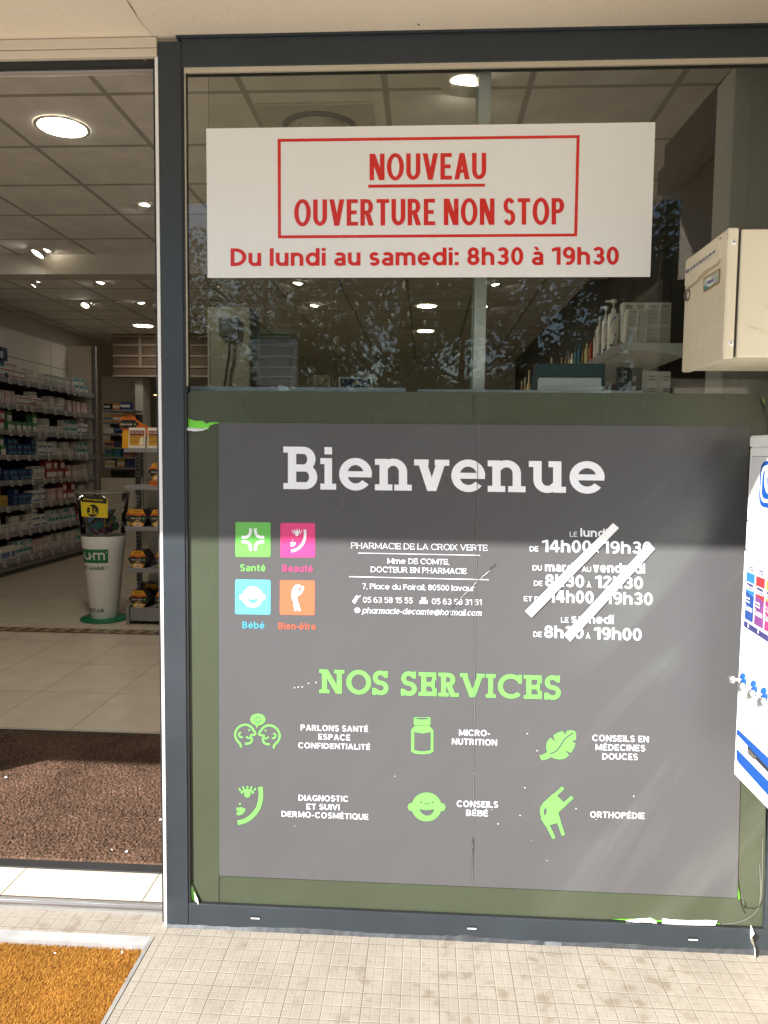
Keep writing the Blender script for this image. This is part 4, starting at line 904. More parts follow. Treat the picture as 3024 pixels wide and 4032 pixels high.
for px, py, r, lab in ((245, 500, .125, 'big round downlight in the ceiling just inside the doorway'), (565, 1283, .13, 'farthest round downlight through the doorway, beside the brown slatted bulkhead'), (1680, 1205, .115, 'upper of two round downlights seen through the window under the notice'), (1675, 1303, .12, 'lower of two round downlights seen through the window under the notice')):
    p = atz(px, py, 3.198); downlight(p.x, p.y, r)['label'] = lab
for px, py, r, az, sq, lab in ((566, 805, .045, .6, True, 'square trimmed ceiling spot nearest the door post'), (160, 983, .06, 2.3, False, 'tilted ring spot in front of the ceiling beam'), (390, 1112, .045, 1.2, False, 'small spot just behind the beam, left of the door post'), (143, 1109, .03, 2.0, False, 'smallest spot just behind the beam, far left in the doorway'), (340, 1190, .05, 3.0, False, 'spot in the rear ceiling above the end of the wall shelves'), (568, 1194, .055, -.9, False, 'tilted ring spot in the rear ceiling close to the door post'),
    (1170, 1115, .05, .6, False, 'spot seen through the window just under the lower edge of the notice, left'), (1235, 1203, .05, .6, False, 'spot seen through the window above the old books'), (1955, 1120, .045, -.8, False, 'spot seen through the window just right of the white pole, under the notice'), (1910, 1208, .045, -.8, False, 'spot seen through the window beside the white pole, lower one'), (1830, 330, .07, .2, False, 'bright spot at the top of the window beside the white pole')):
    p = atz(px, py, 3.198); spot(p.x, p.y, r, az, sq)['label'] = lab
# ceiling air vent
p = atz(1260, 495, 3.198); v = thing('ceiling_vent', 'square ceiling panel with a round dark-rimmed air vent above the notice', 'air vent', (p.x, p.y, 3.198))
GV = M('vent_grey', (.16, .155, .14), .5, .1); PV = M('vent_panel', (.58, .55, .47), .6, .04)
k = MB(); k.box(-.30, -.27, -.012, .30, .27, 0, PV, .003); k.build('plate', v)
k = MB()
for r0, r1 in ((.205, .175), (.15, .128), (.105, .085)): k.lathe([(r0, -.012), (r0*.98, -.034), (r1, -.026), (r1, -.012)], GV if r0 > .2 else PV, 36)
k.lathe([(.06, -.012), (.055, -.03), (.001, -.032)], PV, 24); k.build('diffuser_rings', v)

# --- long wall shelves on the left, full of boxes
XF = -4.70
SHM = M('shelf_metal', (.24, .23, .24), .45, .08, 6); SHC = M('shelf_back', (.72, .67, .58), .6, .05, 3); SHD = M('shelf_dark_back', (.10, .092, .08), .7, .1)
su = thing('wall_shelving', 'long run of pharmacy wall shelves with price tags along the left of the shop', 'shelving')
b = MB(); b.box(-5.12, 3.6, .0, -5.09, 8.32, 2.90, SHC); b.box(-5.085, 3.6, 2.26, -5.075, 8.3, 2.885, SHC); b.box(-5.088, 3.6, .1, -5.078, 8.3, 2.25, SHD)
for yy in (5.4, 6.62, 7.84): b.box(-5.0752, yy, 2.27, -5.0742, yy+.008, 2.885, SHD)
b.box(-5.0752, 3.6, 2.56, -5.0742, 8.3, 2.568, SHD)
b.build('back_panel', su)
b = MB(); b.box(-5.09, 8.3, 0, -4.72, 8.33, 2.90, SHC); b.build('end_panel', su)
b = MB(); b.box(-4.72, 8.285, 0, -4.66, 8.335, 2.90, SHM)
for i in range(70): b.box(-4.702, 8.281, .12+i*.039, -4.690, 8.2845, .137+i*.039, DARK)
b.build('upright', su)
b = MB(); b.box(-5.08, 3.6, 0.06, XF-.03, 8.28, .14, SHM); b.box(-5.0, 3.6, 0, XF-.07, 8.28, .06, SHD); b.build('plinth', su)
ZS = [2.235, 1.945, 1.655, 1.375, 1.085, .795, .495, .19]
TAGM = M('price_tag', (.66, .62, .54), .5, .1); random.seed(21)
shelf_objs = []; tag0 = None
for z in ZS:
    b = MB(); b.box(-5.08, 3.6, z-.02, XF, 8.28, z, SHM); b.box(XF, 3.6, z-.052, XF+.012, 8.28, z+.004, SHM); s_ = b.build('shelf', su); shelf_objs.append(s_)
    y = 5.62+random.uniform(0, .1)
    for i in range(11):
        if tag0 is None:
            k = MB(); k.add([(0, -.028, -.062), (0, .028, -.062), (-.012, .028, .0), (-.012, -.028, .0)], [[0, 1, 2, 3]], TAGM); k.add([(.002, -.016, -.052), (.002, .016, -.052), (-.007, .016, -.012), (-.007, -.016, -.012)], [[0, 1, 2, 3]], M('tag_print', (.22, .20, .17), .6, .2, 60)); tg = tag0 = k.build('price_tag', s_)
        else: tg = tag0.copy(); COL.objects.link(tg); tg.parent = s_
        tg.location = (XF+.027, y, z-.002); y += random.uniform(.14, .30)
# boxes: one mesh per look, copied
def pack_mesh(name, wd, ht, dp, base, bands, rows=0, rot=False):
    """carton with its printed front toward +x, width along y, standing on z = 0; bands: (z0, z1, colour) as fractions"""
    k = MB(); k.box(-dp, -wd/2, 0, 0, wd/2, ht, base, .0012, 1)
    for z0, z1, y0, y1, mt in bands: k.poly([(.0006, -wd/2+wd*y0, ht*z0), (.0006, -wd/2+wd*y1, ht*z0), (.0006, -wd/2+wd*y1, ht*z1), (.0006, -wd/2+wd*y0, ht*z1)], mt)
    for i in range(rows):
        zz = ht*(.12+.07*i); k.poly([(.0008, -wd*.36, zz), (.0008, wd*(.36-.1*(i % 2)), zz), (.0008, wd*(.36-.1*(i % 2)), zz+ht*.028), (.0008, -wd*.36, zz+ht*.028)], M('small_print', (.25, .24, .23), .6, 0))
    return k
C = lambda n, c: M(n, c, .42, .06, 12)
PW_, PR, PB, PG, PY, PO, PK, PT, PP, PN = C('carton_white', (.70, .68, .62)), C('carton_red', (.36, .06, .05)), C('carton_blue', (.08, .15, .34)), C('carton_green', (.08, .25, .10)), C('carton_yellow', (.52, .38, .08)), C('carton_orange', (.55, .22, .06)), C('carton_black', (.03, .03, .035)), C('carton_teal', (.05, .28, .28)), C('carton_pink', (.58, .42, .40)), C('carton_navy', (.03, .05, .16))
KINDS = {
 'white box with a red band': ((.125, .062, .10, PW_, [(.45, .68, 0, 1, PR)], 4), 'medicine box'),
 'white box with a blue band': ((.10, .075, .10, PW_, [(.3, .55, .1, 1, PB)], 3), 'medicine box'),
 'white and grey box': ((.115, .085, .10, PW_, [(.62, .86, .05, .95, C('carton_grey', (.40, .40, .38)))], 6), 'medicine box'),
 'narrow upright white carton': ((.036, .15, .09, PW_, [(.1, .5, .15, .85, C('carton_grey', (.40, .40, .38))), (.8, .95, .1, .9, PB)], 0), 'carton'),
 'green and white box': ((.085, .105, .09, PG, [(.0, .62, 0, 1, PW_)], 2), 'medicine box'),
 'red and white box': ((.09, .11, .09, PR, [(.10, .70, .04, .96, PW_)], 3), 'medicine box'),
 'dark navy box': ((.09, .062, .09, PN, [(.35, .62, .1, .9, PT)], 2), 'medicine box'),
 'orange and white box': ((.10, .125, .09, PO, [(.15, .85, .3, 1, PW_)], 5), 'medicine box'),
 'pale pink narrow carton': ((.04, .155, .09, PP, [(.15, .5, .2, .8, PW_)], 0), 'carton'),
 'yellow box': ((.13, .12, .09, PY, [(.3, .6, .1, .9, PO)], 3), 'medicine box'),
 'teal and white box': ((.075, .09, .09, PW_, [(.5, .95, 0, 1, PT)], 4), 'medicine box'),
 'blue and white bag': ((.09, .15, .05, PW_, [(.1, .55, .05, .95, PB)], 3), 'bag'),
}
NAMES = {'carton': 'carton', 'medicine box': 'medicine_box', 'bag': 'product_bag'}
PROTO = {}
ROWS = ['top shelf', 'second shelf down', 'third shelf down', 'fourth shelf down', 'fifth shelf down', 'sixth shelf down', 'seventh shelf down', 'lowest shelf']
PLAN = [
 ['white and grey box', 'white box with a red band', 'white box with a red band', 'white and grey box', 'narrow upright white carton', 'narrow upright white carton', 'teal and white box'],
 ['dark navy box', 'narrow upright white carton', 'pale pink narrow carton', 'white box with a red band', 'white box with a red band', 'white and grey box', 'white and grey box', 'pale pink narrow carton', 'pale pink narrow carton'],
 ['orange and white box', 'red and white box', 'green and white box', 'green and white box', 'white and grey box', 'white and grey box', 'teal and white box', 'white box with a blue band'],
 ['orange and white box', 'green and white box', 'dark navy box', 'dark navy box', 'white box with a blue band', 'white and grey box', 'white and grey box', 'teal and white box'],
 ['white and grey box', 'white box with a blue band', 'dark navy box', 'dark navy box', 'narrow upright white carton', 'red and white box', 'red and white box', 'pale pink narrow carton', 'white and grey box'],
 ['green and white box', 'yellow box', 'dark navy box', 'white box with a blue band', 'pale pink narrow carton', 'red and white box', 'white and grey box'],
 ['green and white box', 'white and grey box', 'white and grey box', 'white box with a blue band', 'teal and white box', 'teal and white box', 'red and white box'],
 ['green and white box', 'blue and white bag', 'teal and white box', 'pale pink narrow carton', 'white and grey box', 'white and grey box', 'teal and white box'],
]
random.seed(7)
def place_pack(kind, x, y, z, rz, row):
    (wd, ht, dp, base, bands, rows), cat = KINDS[kind]
    if kind not in PROTO: PROTO[kind] = o = pack_mesh(NAMES[cat], wd, ht, dp, base, bands, rows).build(NAMES[cat])
    else: o = PROTO[kind].copy(); COL.objects.link(o)
    o.location = (x, y, z); o.rotation_euler = (0, 0, rz)
    return tag(o, kind+' on the '+row+', left wall shelving', cat, kind+'es on the '+row if kind.endswith('box') else kind+'s on the '+row)
for ri, z in enumerate(ZS):
    plan = PLAN[ri]; n = len(plan); y = 5.5; step = (8.2-5.5)/n
    for i, kind in enumerate(plan):
        wd, ht = KINDS[kind][0][0], KINDS[kind][0][1]; y = 5.5+i*step
        while y+wd < 5.5+(i+1)*step+.01:
            hi = 1 if ht > .13 else random.choice((1, 2, 2) if ht > .08 else (2, 2, 3))
            for q in range(hi): place_pack(kind, XF-.03-random.uniform(0, .03), y+wd/2, z+.001+q*(ht+.0005), random.uniform(-.05, .05), ROWS[ri])
            y += wd+random.choice((.004, .006, .008, .035))
# dark blue poster card at the left end of the top shelf
k = MB(); k.box(0, -.24, 0, .01, .24, .34, M('poster_navy', (.012, .03, .09), .3, .5, 6)); k.poly([(.0106, -.22, .05), (.0106, .22, .05), (.0106, .22, .17), (.0106, -.22, .17)], M('poster_teal', (.03, .16, .20), .3, .4, 9))
for yy in (-.13, .12): k.box(.010, yy-.03, .22, .014, yy+.03, .29, C('poster_pack', (.35, .42, .48))); k.box(.010, yy-.02, .02, .014, yy+.02, .12, C('poster_pack', (.35, .42, .48)))
o = k.build('display_card', loc=(XF-.06, 5.98, ZS[0]+.001)); tag(o, 'dark blue display card standing at the left end of the top wall shelf', 'display card')

# --- free-standing rack of honey boxes by the doorway
GY = 3.86; GX0, GX1 = -2.452, -1.40
gd = thing('display_rack', 'grey metal display rack of hexagonal boxes, seen at the right side of the doorway', 'display rack')
b = MB(); b.box(GX0+.04, GY+.40, .14, GX1, GY+.42, 1.50, SHC); b.box(GX0+.04, GY+.397, .93, GX1, GY+.40, .94, SHM); b.build('back_panel', gd)
b = MB(); xu = at(547, 2000, GY+.39).x; b.box(xu-.02, GY+.37, .14, xu+.02, GY+.40, 1.50, SHM)
for i in range(38): b.box(xu-.011, GY+.366, .2+i*.034, xu-.003, GY+.3695, .220+i*.034, DARK); b.box(xu+.003, GY+.366, .2+i*.034, xu+.011, GY+.3695, .220+i*.034, DARK)
b.build('upright', gd)
GZ = [1.452, 1.148, .812, .470]
for z in GZ:
    b = MB(); b.box(GX0, GY, z-.035, GX1, GY+.40, z, SHM, .003); b.build('shelf', gd)
b = MB(); b.box(GX0+.03, GY+.01, .03, GX1, GY+.42, .14, SHM, .003); b.box(GX0, GY, .0, GX0+.025, GY+.42, .15, SHM); b.build('base', gd)
HB = C('hex_black', (.018, .016, .015)); HY = C('hex_yellow', (.70, .33, .015)); HO = C('hex_orange', (.62, .14, .015)); HG = C('hex_green', (.10, .35, .05)); HC = C('hex_cream', (.72, .58, .45)); HT = C('hex_title', (.10, .035, .01))
def hex_mesh(R, depth):
    k = MB(); hx = [(R*math.cos(PI/3*i), R*math.sin(PI/3*i)*.98) for i in range(6)]
    k.prism([(x, 0, z+R*.85) for x, z in hx], (0, depth, 0), HB)
    h = R*.85; P = lambda pts, mt, n: k.poly([(x*R, -n, h+z*R) for x, z in pts], mt)
    P([(-.5, .84), (.5, .84), (.72, .46), (-.72, .46)], HY, .0006); P([(-.72, .46), (.72, .46), (.86, .24), (.5, .30), (.1, .16), (-.4, .30), (-.86, .22)], HO, .0007)
    P([(-.70, -.50), (-.25, -.40), (.2, -.46), (.70, -.50), (.5, -.84), (-.5, -.84)], HY, .0006); P([(-.70, -.46), (-.46, -.46), (-.46, -.58), (-.62, -.58)], HG, .0009)
    P([(-.34, -.48), (.34, -.48), (.40, -.66), (.3, -.83), (-.3, -.83), (-.40, -.66)], HC, .0009)
    d = Decal(lambda u, v, n: Vector((u*R, -.001-n, h+v*R)))
    d.text('Vitaflor', (-.36, .56), (.36, .56), .17, HT, .2); d.text('Gelée royale', (-.68, -.12), (.36, -.12), .17, HC, .15); d.disc((.62, -.05), .11, .11, HG, .0003); d.ribbon([(-.2, -.24), (.15, -.24)], .05, HC); d.ribbon([(-.42, -.37), (.42, -.37)], .06, HY)
    d.ribbon([(-.2, -.62), (.2, -.62)], .05, PR, .0004); d.ribbon([(-.25, -.73), (.25, -.73)], .05, PR, .0004)
    o = len(k.v); k.add(d.mb.v, d.mb.f, HB); k.mi[-len(d.mb.f):] = [k._m(d.mb.mats[i]) for i in d.mb.mi]
    return k
hx0 = None
def place_hex(pxc, wpx, z, y, label, rz=0.0):
    global hx0
    p = at(pxc, 2000, y)
    if hx0 is None: hx0 = o = hex_mesh(.0835, .16).build('honey_box')
    else: o = hx0.copy(); COL.objects.link(o)
    o.location = (p.x, y, z+.0005); o.rotation_euler = (0, 0, rz)
    return tag(o, label, 'box', 'hexagonal honey boxes on the display rack')
place_hex(624, 80, GZ[1]+.042, GY+.05, 'black and yellow hexagonal box on a small orange stand, second rack shelf')
place_hex(528, 80, GZ[2], GY+.09, 'hexagonal box half hidden behind another, left, third rack shelf', .0)
place_hex(541, 80, GZ[2], GY+.012, 'front hexagonal box, left on the third shelf of the rack')
place_hex(624, 80, GZ[2], GY+.02, 'hexagonal box on the third shelf of the rack, by the door post')
place_hex(540, 80, GZ[3], GY+.02, 'hexagonal box on the lowest hanging shelf, beside the white dispenser')
place_hex(641, 80, GZ[3], GY+.02, 'hexagonal box on the lowest hanging shelf, cut by the door post')
place_hex(541, 80, .14, GY+.02, 'front hexagonal box on the base of the rack, beside the dispenser')
place_hex(641, 80, .14, GY+.02, 'hexagonal box on the base of the rack, cut by the door post')
place_hex(590, 80, .165, GY+.20, 'hexagonal box at the back of the base, behind the front two', .5)
k = MB(); k.box(-.05, -.003, 0, .08, .04, .040, HO); d = Decal(lambda u, v, n: Vector((u, -.0035-n, v))); d.text('Vitaflor', (-.04, .012), (.035, .012), .02, HT, .2)
o = len(k.v); k.add(d.mb.v, d.mb.f, HT); p = at(616, 1890, GY+.03); tag(k.build('shelf_stand', loc=(p.x, GY+.012, GZ[1]+.0005)), 'small orange stand carrying the hexagonal box on the second shelf', 'display stand')
k = MB(); R = .088; hx = [(R*math.cos(PI/3*i), R*math.sin(PI/3*i)*.8) for i in range(6)]
k.prism([(x, 0, z+.20) for x, z in hx], (0, .004, 0), HO); k.poly([(-.088, -.0006, .20), (-.05, -.0006, .232), (.05, -.0006, .232), (.088, -.0006, .20), (.05, -.0006, .158), (-.05, -.0006, .158)], HB)
k.prism([(.03, .004, .255), (.10, .004, .21), (.19, .004, .165), (.16, .004, .10), (-.07, .004, .10)], (0, .004, 0), HO); k.prism([(-.06, .002, 0), (.12, .002, 0), (.10, .002, .14), (-.05, .002, .14)], (0, .004, 0), HY)
d = Decal(lambda u, v, n: Vector((u, -.0012-n, v))); d.text('Gelée royale', (-.07, .187), (.03, .187), .017, HC, .15); d.disc((.055, .194), .009, .009, HG, .0002); d.text('Vitaflor', (-.03, .246), (.03, .246), .014, HT, .2)
k.add(d.mb.v, d.mb.f, HC); k.mi[-len(d.mb.f):] = [k._m(d.mb.mats[i]) for i in d.mb.mi]
p = at(506, 1660, GY+.12); tag(k.build('topper_card', loc=(p.x, GY+.12, GZ[0]+.0005)), 'orange and black hexagonal card rising behind the pouches on top of the rack', 'display card')
BRN = C('pouch_brown', (.20, .04, .02)); AMB = C('pouch_amber', (.55, .30, .03)); PCR = C('pouch_cream', (.72, .66, .56))
for pxc, lab in ((538, 'cream and brown pouch on top of the rack, beside the orange card'), (612, 'cream and brown pouch on top of the rack, cut by the door post')):
    k = MB(); W2, H2 = .069, .165
    k.add([(-W2, 0, 0), (W2, 0, 0), (W2*.97, .012, H2), (-W2*.97, .012, H2), (-W2, .05, 0), (W2, .05, 0), (W2*.97, .018, H2), (-W2*.97, .018, H2)], [[0, 1, 2, 3], [5, 4, 7, 6], [1, 5, 6, 2], [4, 0, 3, 7], [3, 2, 6, 7], [4, 5, 1, 0]], PCR)
    fp = lambda u, v, n: Vector((u*W2, -.001-n+v*.012, v*H2)); d = Decal(fp)
    d.poly([(-.88, .60), (.88, .60), (.88, .86), (-.88, .86)], BRN, .0004); d.poly([(-.86, .12), (.86, .12), (.86, .60), (-.86, .60)], AMB, .0004); d.poly([(.3, .15), (.8, .15), (.75, .55), (.45, .5)], PCR, .0006)
    d.text('ARKOROYAL', (-.84, .70), (.84, .70), .11, PCR, .14, True, .0008); d.text('gelée bio', (-.75, .49), (.5, .49), .09, HT, .18, False, .0008)
    for q in range(3): d.ribbon([(-.7, .40-q*.07), (.2, .40-q*.07)], .025, BRN, .0008)
    k.add(d.mb.v, d.mb.f, PCR); k.mi[-len(d.mb.f):] = [k._m(d.mb.mats[i]) for i in d.mb.mi]
    p = at(pxc, 1740, GY+.02); tag(k.build('pouch', loc=(p.x, GY+.02, GZ[0]+.0005)), lab, 'pouch', 'pouches on top of the rack')

# --- cone shaped dispenser
DX, DY = -2.715, 4.05
dp = thing('dispenser', 'tall white cone dispenser with a clear top and a yellow price card, inside the doorway', 'dispenser', (DX, DY, 0))
DGN = M('dispenser_green', (.008, .16, .06), .4, .08); DWH = M('dispenser_white', (.72, .71, .67), .4, .04, 4)
r_at = lambda z: .110+(.178-.110)*(z-.02)/.70
k = MB(); k.lathe([(.001, 0), (.195, 0), (.198, .012), (.19, .02), (.001, .021)], DGN, 40); k.build('foot_disc', dp)
k = MB(); k.lathe([(.108, .021), (.110, .03)]+[(r_at(z), z) for z in (.2, .4, .6, .715)]+[(.174, .722), (.165, .72), (.02, .70)], DWH, 48); k.build('cone_body', dp)
CLR = glass_mat('clear_plastic', (.95, .95, .93), .8, 1.3)
k = MB(); k.lathe([(.178, .722), (.195, .9), (.212, 1.07), (.222, 1.078), (.222, 1.082)], CLR, 48); k.lathe([(.213, 1.073), (.222, 1.078), (.223, 1.085), (.214, 1.083)], M('cup_rim', (.34, .33, .30), .3, .05), 48); k.build('clear_cup', dp)
tc0 = math.atan2(CAM.y-DY, CAM.x-DX)
def FC(u, z, n): a = tc0+math.radians(u); r = r_at(z)+.0006+n; return Vector((r*math.cos(a), r*math.sin(a), z))
D = Decal(FC)
for i in range(16): D.poly([(-112+i*7.75, .500), (-112+(i+1)*7.75, .500), (-112+(i+1)*7.75, .615), (-112+i*7.75, .615)], DGN, 0)
D.text('G', (-108, .527), (-80, .527), .062, DWH, .2, False, .001); D.disc((-74, .556), 3.4, .008, DWH, .001, 12)
D.text('u', (-67, .527), (-39, .527), .082, DWH, .2, False, .001); D.disc((-35, .556), 3.2, .008, DWH, .001, 12); D.text('m', (-30, .527), (3, .527), .084, DWH, .2, False, .001); D.disc((7, .592), 2, .005, DWH, .001, 8)
D.text("MA GAMME !", (-78, .442), (10, .442), .032, DGN, .24, False, .0004, .12, .12); D.text('SUNSTAR', (-112, .078), (-2, .078), .032, M('ink_blue', (.02, .03, .10)), .2, False, .0004)
D.build('cone_lettering', dp)
YC = DY-.235
YEL = M('card_yellow', (.72, .55, .02), .4, .05); 
FP = crop(300, 1900, .27119, YC); off = Vector((DX, DY, 0))
FPl = lambda u, v, n: FP(u, v, n)-off
D = Decal(FPl); D.poly([(70, 205), (435, 228), (458, 260), (458, 515), (78, 492), (66, 240)], YEL, 0); D.poly([(62, 222), (78, 203), (418, 224), (444, 250), (444, 308), (85, 280), (66, 258)], HB, .0006); D.text('BROSSES A DENTS DUO', (105, 252), (388, 275), -26, YEL, .16, False, .001)
D.disc((241, 408), 86, 90, HB, .0006); D.text('3', (175, 460), (236, 463), -122, YEL, .24, False, .001); D.text('€', (256, 412), (283, 413), -38, YEL, .18, False, .001); D.text(',50', (238, 464), (300, 467), -46, YEL, .2, False, .001); D.build('price_card', dp)
random.seed(17)
for i in range(26):
    a = random.uniform(0, 2*PI); r = random.uniform(0, .10); z = .79+random.uniform(-.03, .10)*(1 if r < .07 else .5)
    cmat = random.choice((PW_, PP, PB, PY, PG, PK, PK, C('pack_clear', (.45, .46, .44)), C('pack_purple', (.25, .08, .30)), PR)); k = MB(); k.box(-.035, -.006, -.075, .035, .006, .075, cmat, .003, 1); k.box(-.022, -.0075, -.05, .022, -.006, .03, random.choice((PW_, PO, PT, PB)))
    o = k.build('toothbrush_pack', loc=(DX+r*math.cos(a), DY+r*math.sin(a), z)); o.rotation_euler = (random.uniform(-1.2, 1.2), random.uniform(-1.2, 1.2), random.uniform(0, 3))
    tag(o, 'small wrapped toothbrush pack heaped in the clear top of the dispenser', 'toothbrush pack', 'toothbrush packs heaped in the dispenser')

# --- back of the shop: slatted bulkhead, lit niche, pillar, shelves, pendant lamp
BY = 9.1
SLAT = M('brown_slats', (.20, .135, .085), .6, .15, 4); SLATL = M('slat_edge', (.42, .36, .28), .5, .08)
b = MB(); z0 = 2.55
b.box(-4.75, BY, z0, -2.0, BY+.04, 3.199, SLAT)
for i, z in enumerate((2.56, 2.70, 2.86, 3.02, 3.15)): b.box(-4.75, BY-.02, z, -2.0, BY, z+.028, SLATL)
xx = at(553, 1400, BY).x; b.box(xx-.02, BY-.018, 2.70, xx+.02, BY, 3.199, SLATL)
tag(b.build('slatted_bulkhead'), 'brown slatted bulkhead under the ceiling at the back of the shop', 'bulkhead')
b = MB(); x0, x1 = at(400, 1500, BY+.5).x, at(532, 1500, BY+.5).x; b.box(x0, BY+.5, 1.4, x1, BY+.53, 2.62, M('niche_panel', (.66, .58, .46), .6, .04)); tag(b.build('niche_panel'), 'pale panel at the back of the shop above the far shelf', 'panel')
b = MB(); x0, x1 = at(531, 1500, BY+.1).x, at(562, 1500, BY+.1).x; b.box(x0, BY+.1, 0, x1, BY+.4, 2.55, WALLP); tag(b.build('pillar'), kind='structure')
bs = thing('back_shelving', 'far product shelves at the back of the shop, left of the pale pillar', 'shelving'); SY = BY-.3
x0, x1 = at(395, 1700, SY).x, at(525, 1700, SY).x
b = MB(); b.box(x0, SY+.35, .1, x1, SY+.38, 2.0, SHD); b.build('back_panel', bs)
random.seed(31); bz = []
for py in (1612, 1660, 1706, 1760, 1798, 1840):
    z = at(450, py, SY).z; bz.append(z); b = MB(); b.box(x0, SY, z-.03, x1, SY+.35, z, SHM); b.build('shelf', bs)
b = MB(); b.box(x0, SY, .0, x1, SY+.35, bz[-1]-.16, SHC); b.build('drawer_front', bs)
cnt = 0
for ri, z in enumerate(bz):
    x = x0+.05
    while x < x1-.1:
        wd, ht = random.uniform(.09, .16), random.uniform(.08, .13); base = random.choice((PW_, PY, PN, PO, PG, PT, PK, PR, PP)); k = MB(); k.box(-wd/2, 0, 0, wd/2, .12, ht, base, .002, 1); k.poly([(-wd/2, -.001, ht*.3), (wd/2, -.001, ht*.3), (wd/2, -.001, ht*.62), (-wd/2, -.001, ht*.62)], random.choice((PB, PW_, PR, PN, PY)))
        o = k.build('product_box', loc=(x+wd/2, SY+.02, z+.001)); nm = base.name.split('_')[1]
        tag(o, nm+' box on the '+('top', 'second', 'third', 'fourth', 'fifth', 'bottom')[ri]+' far shelf beside the pale pillar', 'box', nm+' boxes on far shelf '+('one', 'two', 'three', 'four', 'five', 'six')[ri])
        x += wd+random.uniform(.01, .06)
pt = at(632, 1530, 7.2); pl = thing('pendant_lamp', 'black bell shaped pendant lamp hanging at the back, beside the door post', 'pendant lamp', (pt.x, 7.2, 0))
zz = at(632, 1557, 7.2).z
k = MB(); k.lathe([(.095, zz), (.09, zz+.02), (.07, zz+.09), (.035, zz+.13), (.03, zz+.19), (.012, zz+.21)], HB, 28); k.build('shade', pl)
k = MB(); k.tube([(0, 0, zz+.2), (0, 0, 3.19)], .006, HB, 8); k.build('cord', pl); k = MB(); k.lathe([(.06, 3.15), (.06, 3.198)], HB, 20, caps=(True, True)); k.build('ceiling_rose', pl)
k = MB(); k.lathe([(.089, zz+.004), (.04, zz+.006), (.001, zz+.006)], M('warm_glow', (1.0, .55, .22), emit=3.0), 24); k.build('bulb', pl)

# --- behind the upper window
pole = thing('sliding_door', 'open sliding glass door leaf parked behind the shop window, with a white edge pole', 'sliding door')
PY0 = .15; x0, x1 = at(1877, 700, PY0).x, at(1926, 700, PY0).x
POLEM = M('frosted_alloy', (.86, .86, .80), .45, .15, 10, .05, 60)
b = MB(); b.box(x0, PY0, .02, x1, PY0+.03, 2.618, POLEM, .003); b.build('edge_pole', pole)
G2 = glass_mat('door_glass', (.955, .967, .935), .5, 1.4)
b = MB(); b.box(-.66, PY0+.012, .06, x0-.001, PY0+.018, 2.585, G2); b.build('glass_pane', pole)
b = MB(); b.box(-.66, PY0+.004, 2.585, x0-.001, PY0+.026, 2.618, M('door_rail', (.40, .38, .30), .5, .06)); b.box(-.66, PY0+.004, .02, x0-.001, PY0+.026, .06, POLEM); b.build('rail', pole)
b = MB(); b.box(x0-.006, PY0+.0115, .06, x0-.002, PY0+.0185, 2.585, M('glass_edge', (.30, .42, .34), .2, .05)); b.build('pane_edge', pole)
LEDG = M('ledge_white', (.80, .83, .86), .4, .04, 5)
for px0, px1, pyt, lab in ((736, 1598, 1521, 'long pale blue display ledge behind the window, left of its gap'), (1644, 2533, 1532, 'pale blue display ledge behind the window, right of its gap')):
    a, c = at(px0, pyt, .085), at(px1, pyt+6, .085); k = MB(); k.box(a.x, .085, 1.25, c.x, .115, (a.z+c.z)/2, LEDG, .002); tag(k.build('display_ledge'), lab, 'ledge', 'display ledges behind the window')
# books and picture
PAGE = C('old_page', (.42, .33, .20)); LEATH = C('brown_leather', (.22, .12, .06))
TY = 0.30
def upright(name, px0, px1, pyt, dep, mat, lab, cat, Y=TY, group=None, base=1.60, extra=None):
    a, c = at(px0, pyt, Y), at(px1, pyt, Y); k = MB(); k.box(0, 0, 0, c.x-a.x, dep, a.z-base, mat, .002, 1)
    if extra: extra(k, c.x-a.x, a.z-base)
    return tag(k.build(name, loc=(a.x, Y, base)), lab, cat, group)
def page(k, wd, h):
    for i in range(14): k.poly([(wd*.12, -.0006, h*(.08+i*.062)), (wd*(.88-.2*(i % 4 == 0)), -.0006, h*(.08+i*.062)), (wd*(.88-.2*(i % 4 == 0)), -.0006, h*(.105+i*.062)), (wd*.12, -.0006, h*(.105+i*.062))], LEATH)
tb = MB(); tb.box(-.62, .26, 1.56, .60, .62, 1.598, LEDG); tag(tb.build('window_shelf'), 'narrow white shelf behind the window carrying books and a picture', 'shelf')
upright('book', 1237, 1304, 1476, .03, PAGE, 'open old book with a printed beige page, behind the window', 'book', extra=page)
upright('book', 1305, 1318, 1480, .12, LEATH, 'brown leather book standing right of the printed page', 'book')
upright('book', 1319, 1330, 1486, .12, C('tan_leather', (.30, .19, .10)), 'tan book between the brown book and the blue picture', 'book')
pf = thing('picture_frame', 'white framed dark blue picture with three star flowers, behind the window', 'picture'); a, c = at(1334, 1484, TY), at(1465, 1484, TY)
k = MB(); k.box(a.x, TY, 1.6, c.x, TY+.02, a.z, LEDG, .002); k.build('frame', pf)
F5 = crop(1300, 1450, 1, TY-.001); D = Decal(F5); D.poly([(40, 41), (159, 41), (159, 90), (40, 90)], M('picture_navy', (.015, .022, .07), .4, .2, 30), .0004)
for cx, cyy, r, mt in ((62, 66, 7, M('flower_blue', (.12, .24, .50))), (100, 58, 9, M('flower_gold', (.62, .36, .03))), (139, 64, 8, M('flower_white', (.66, .66, .70)))):
    for q in range(8): D.ribbon([(cx+r*.15*math.cos(q*PI/4), cyy+r*.15*math.sin(q*PI/4)), (cx+r*math.cos(q*PI/4), cyy+r*math.sin(q*PI/4))], [r*.2, r*.5], mt, .0008+.0001*q)
D.build('picture', pf)
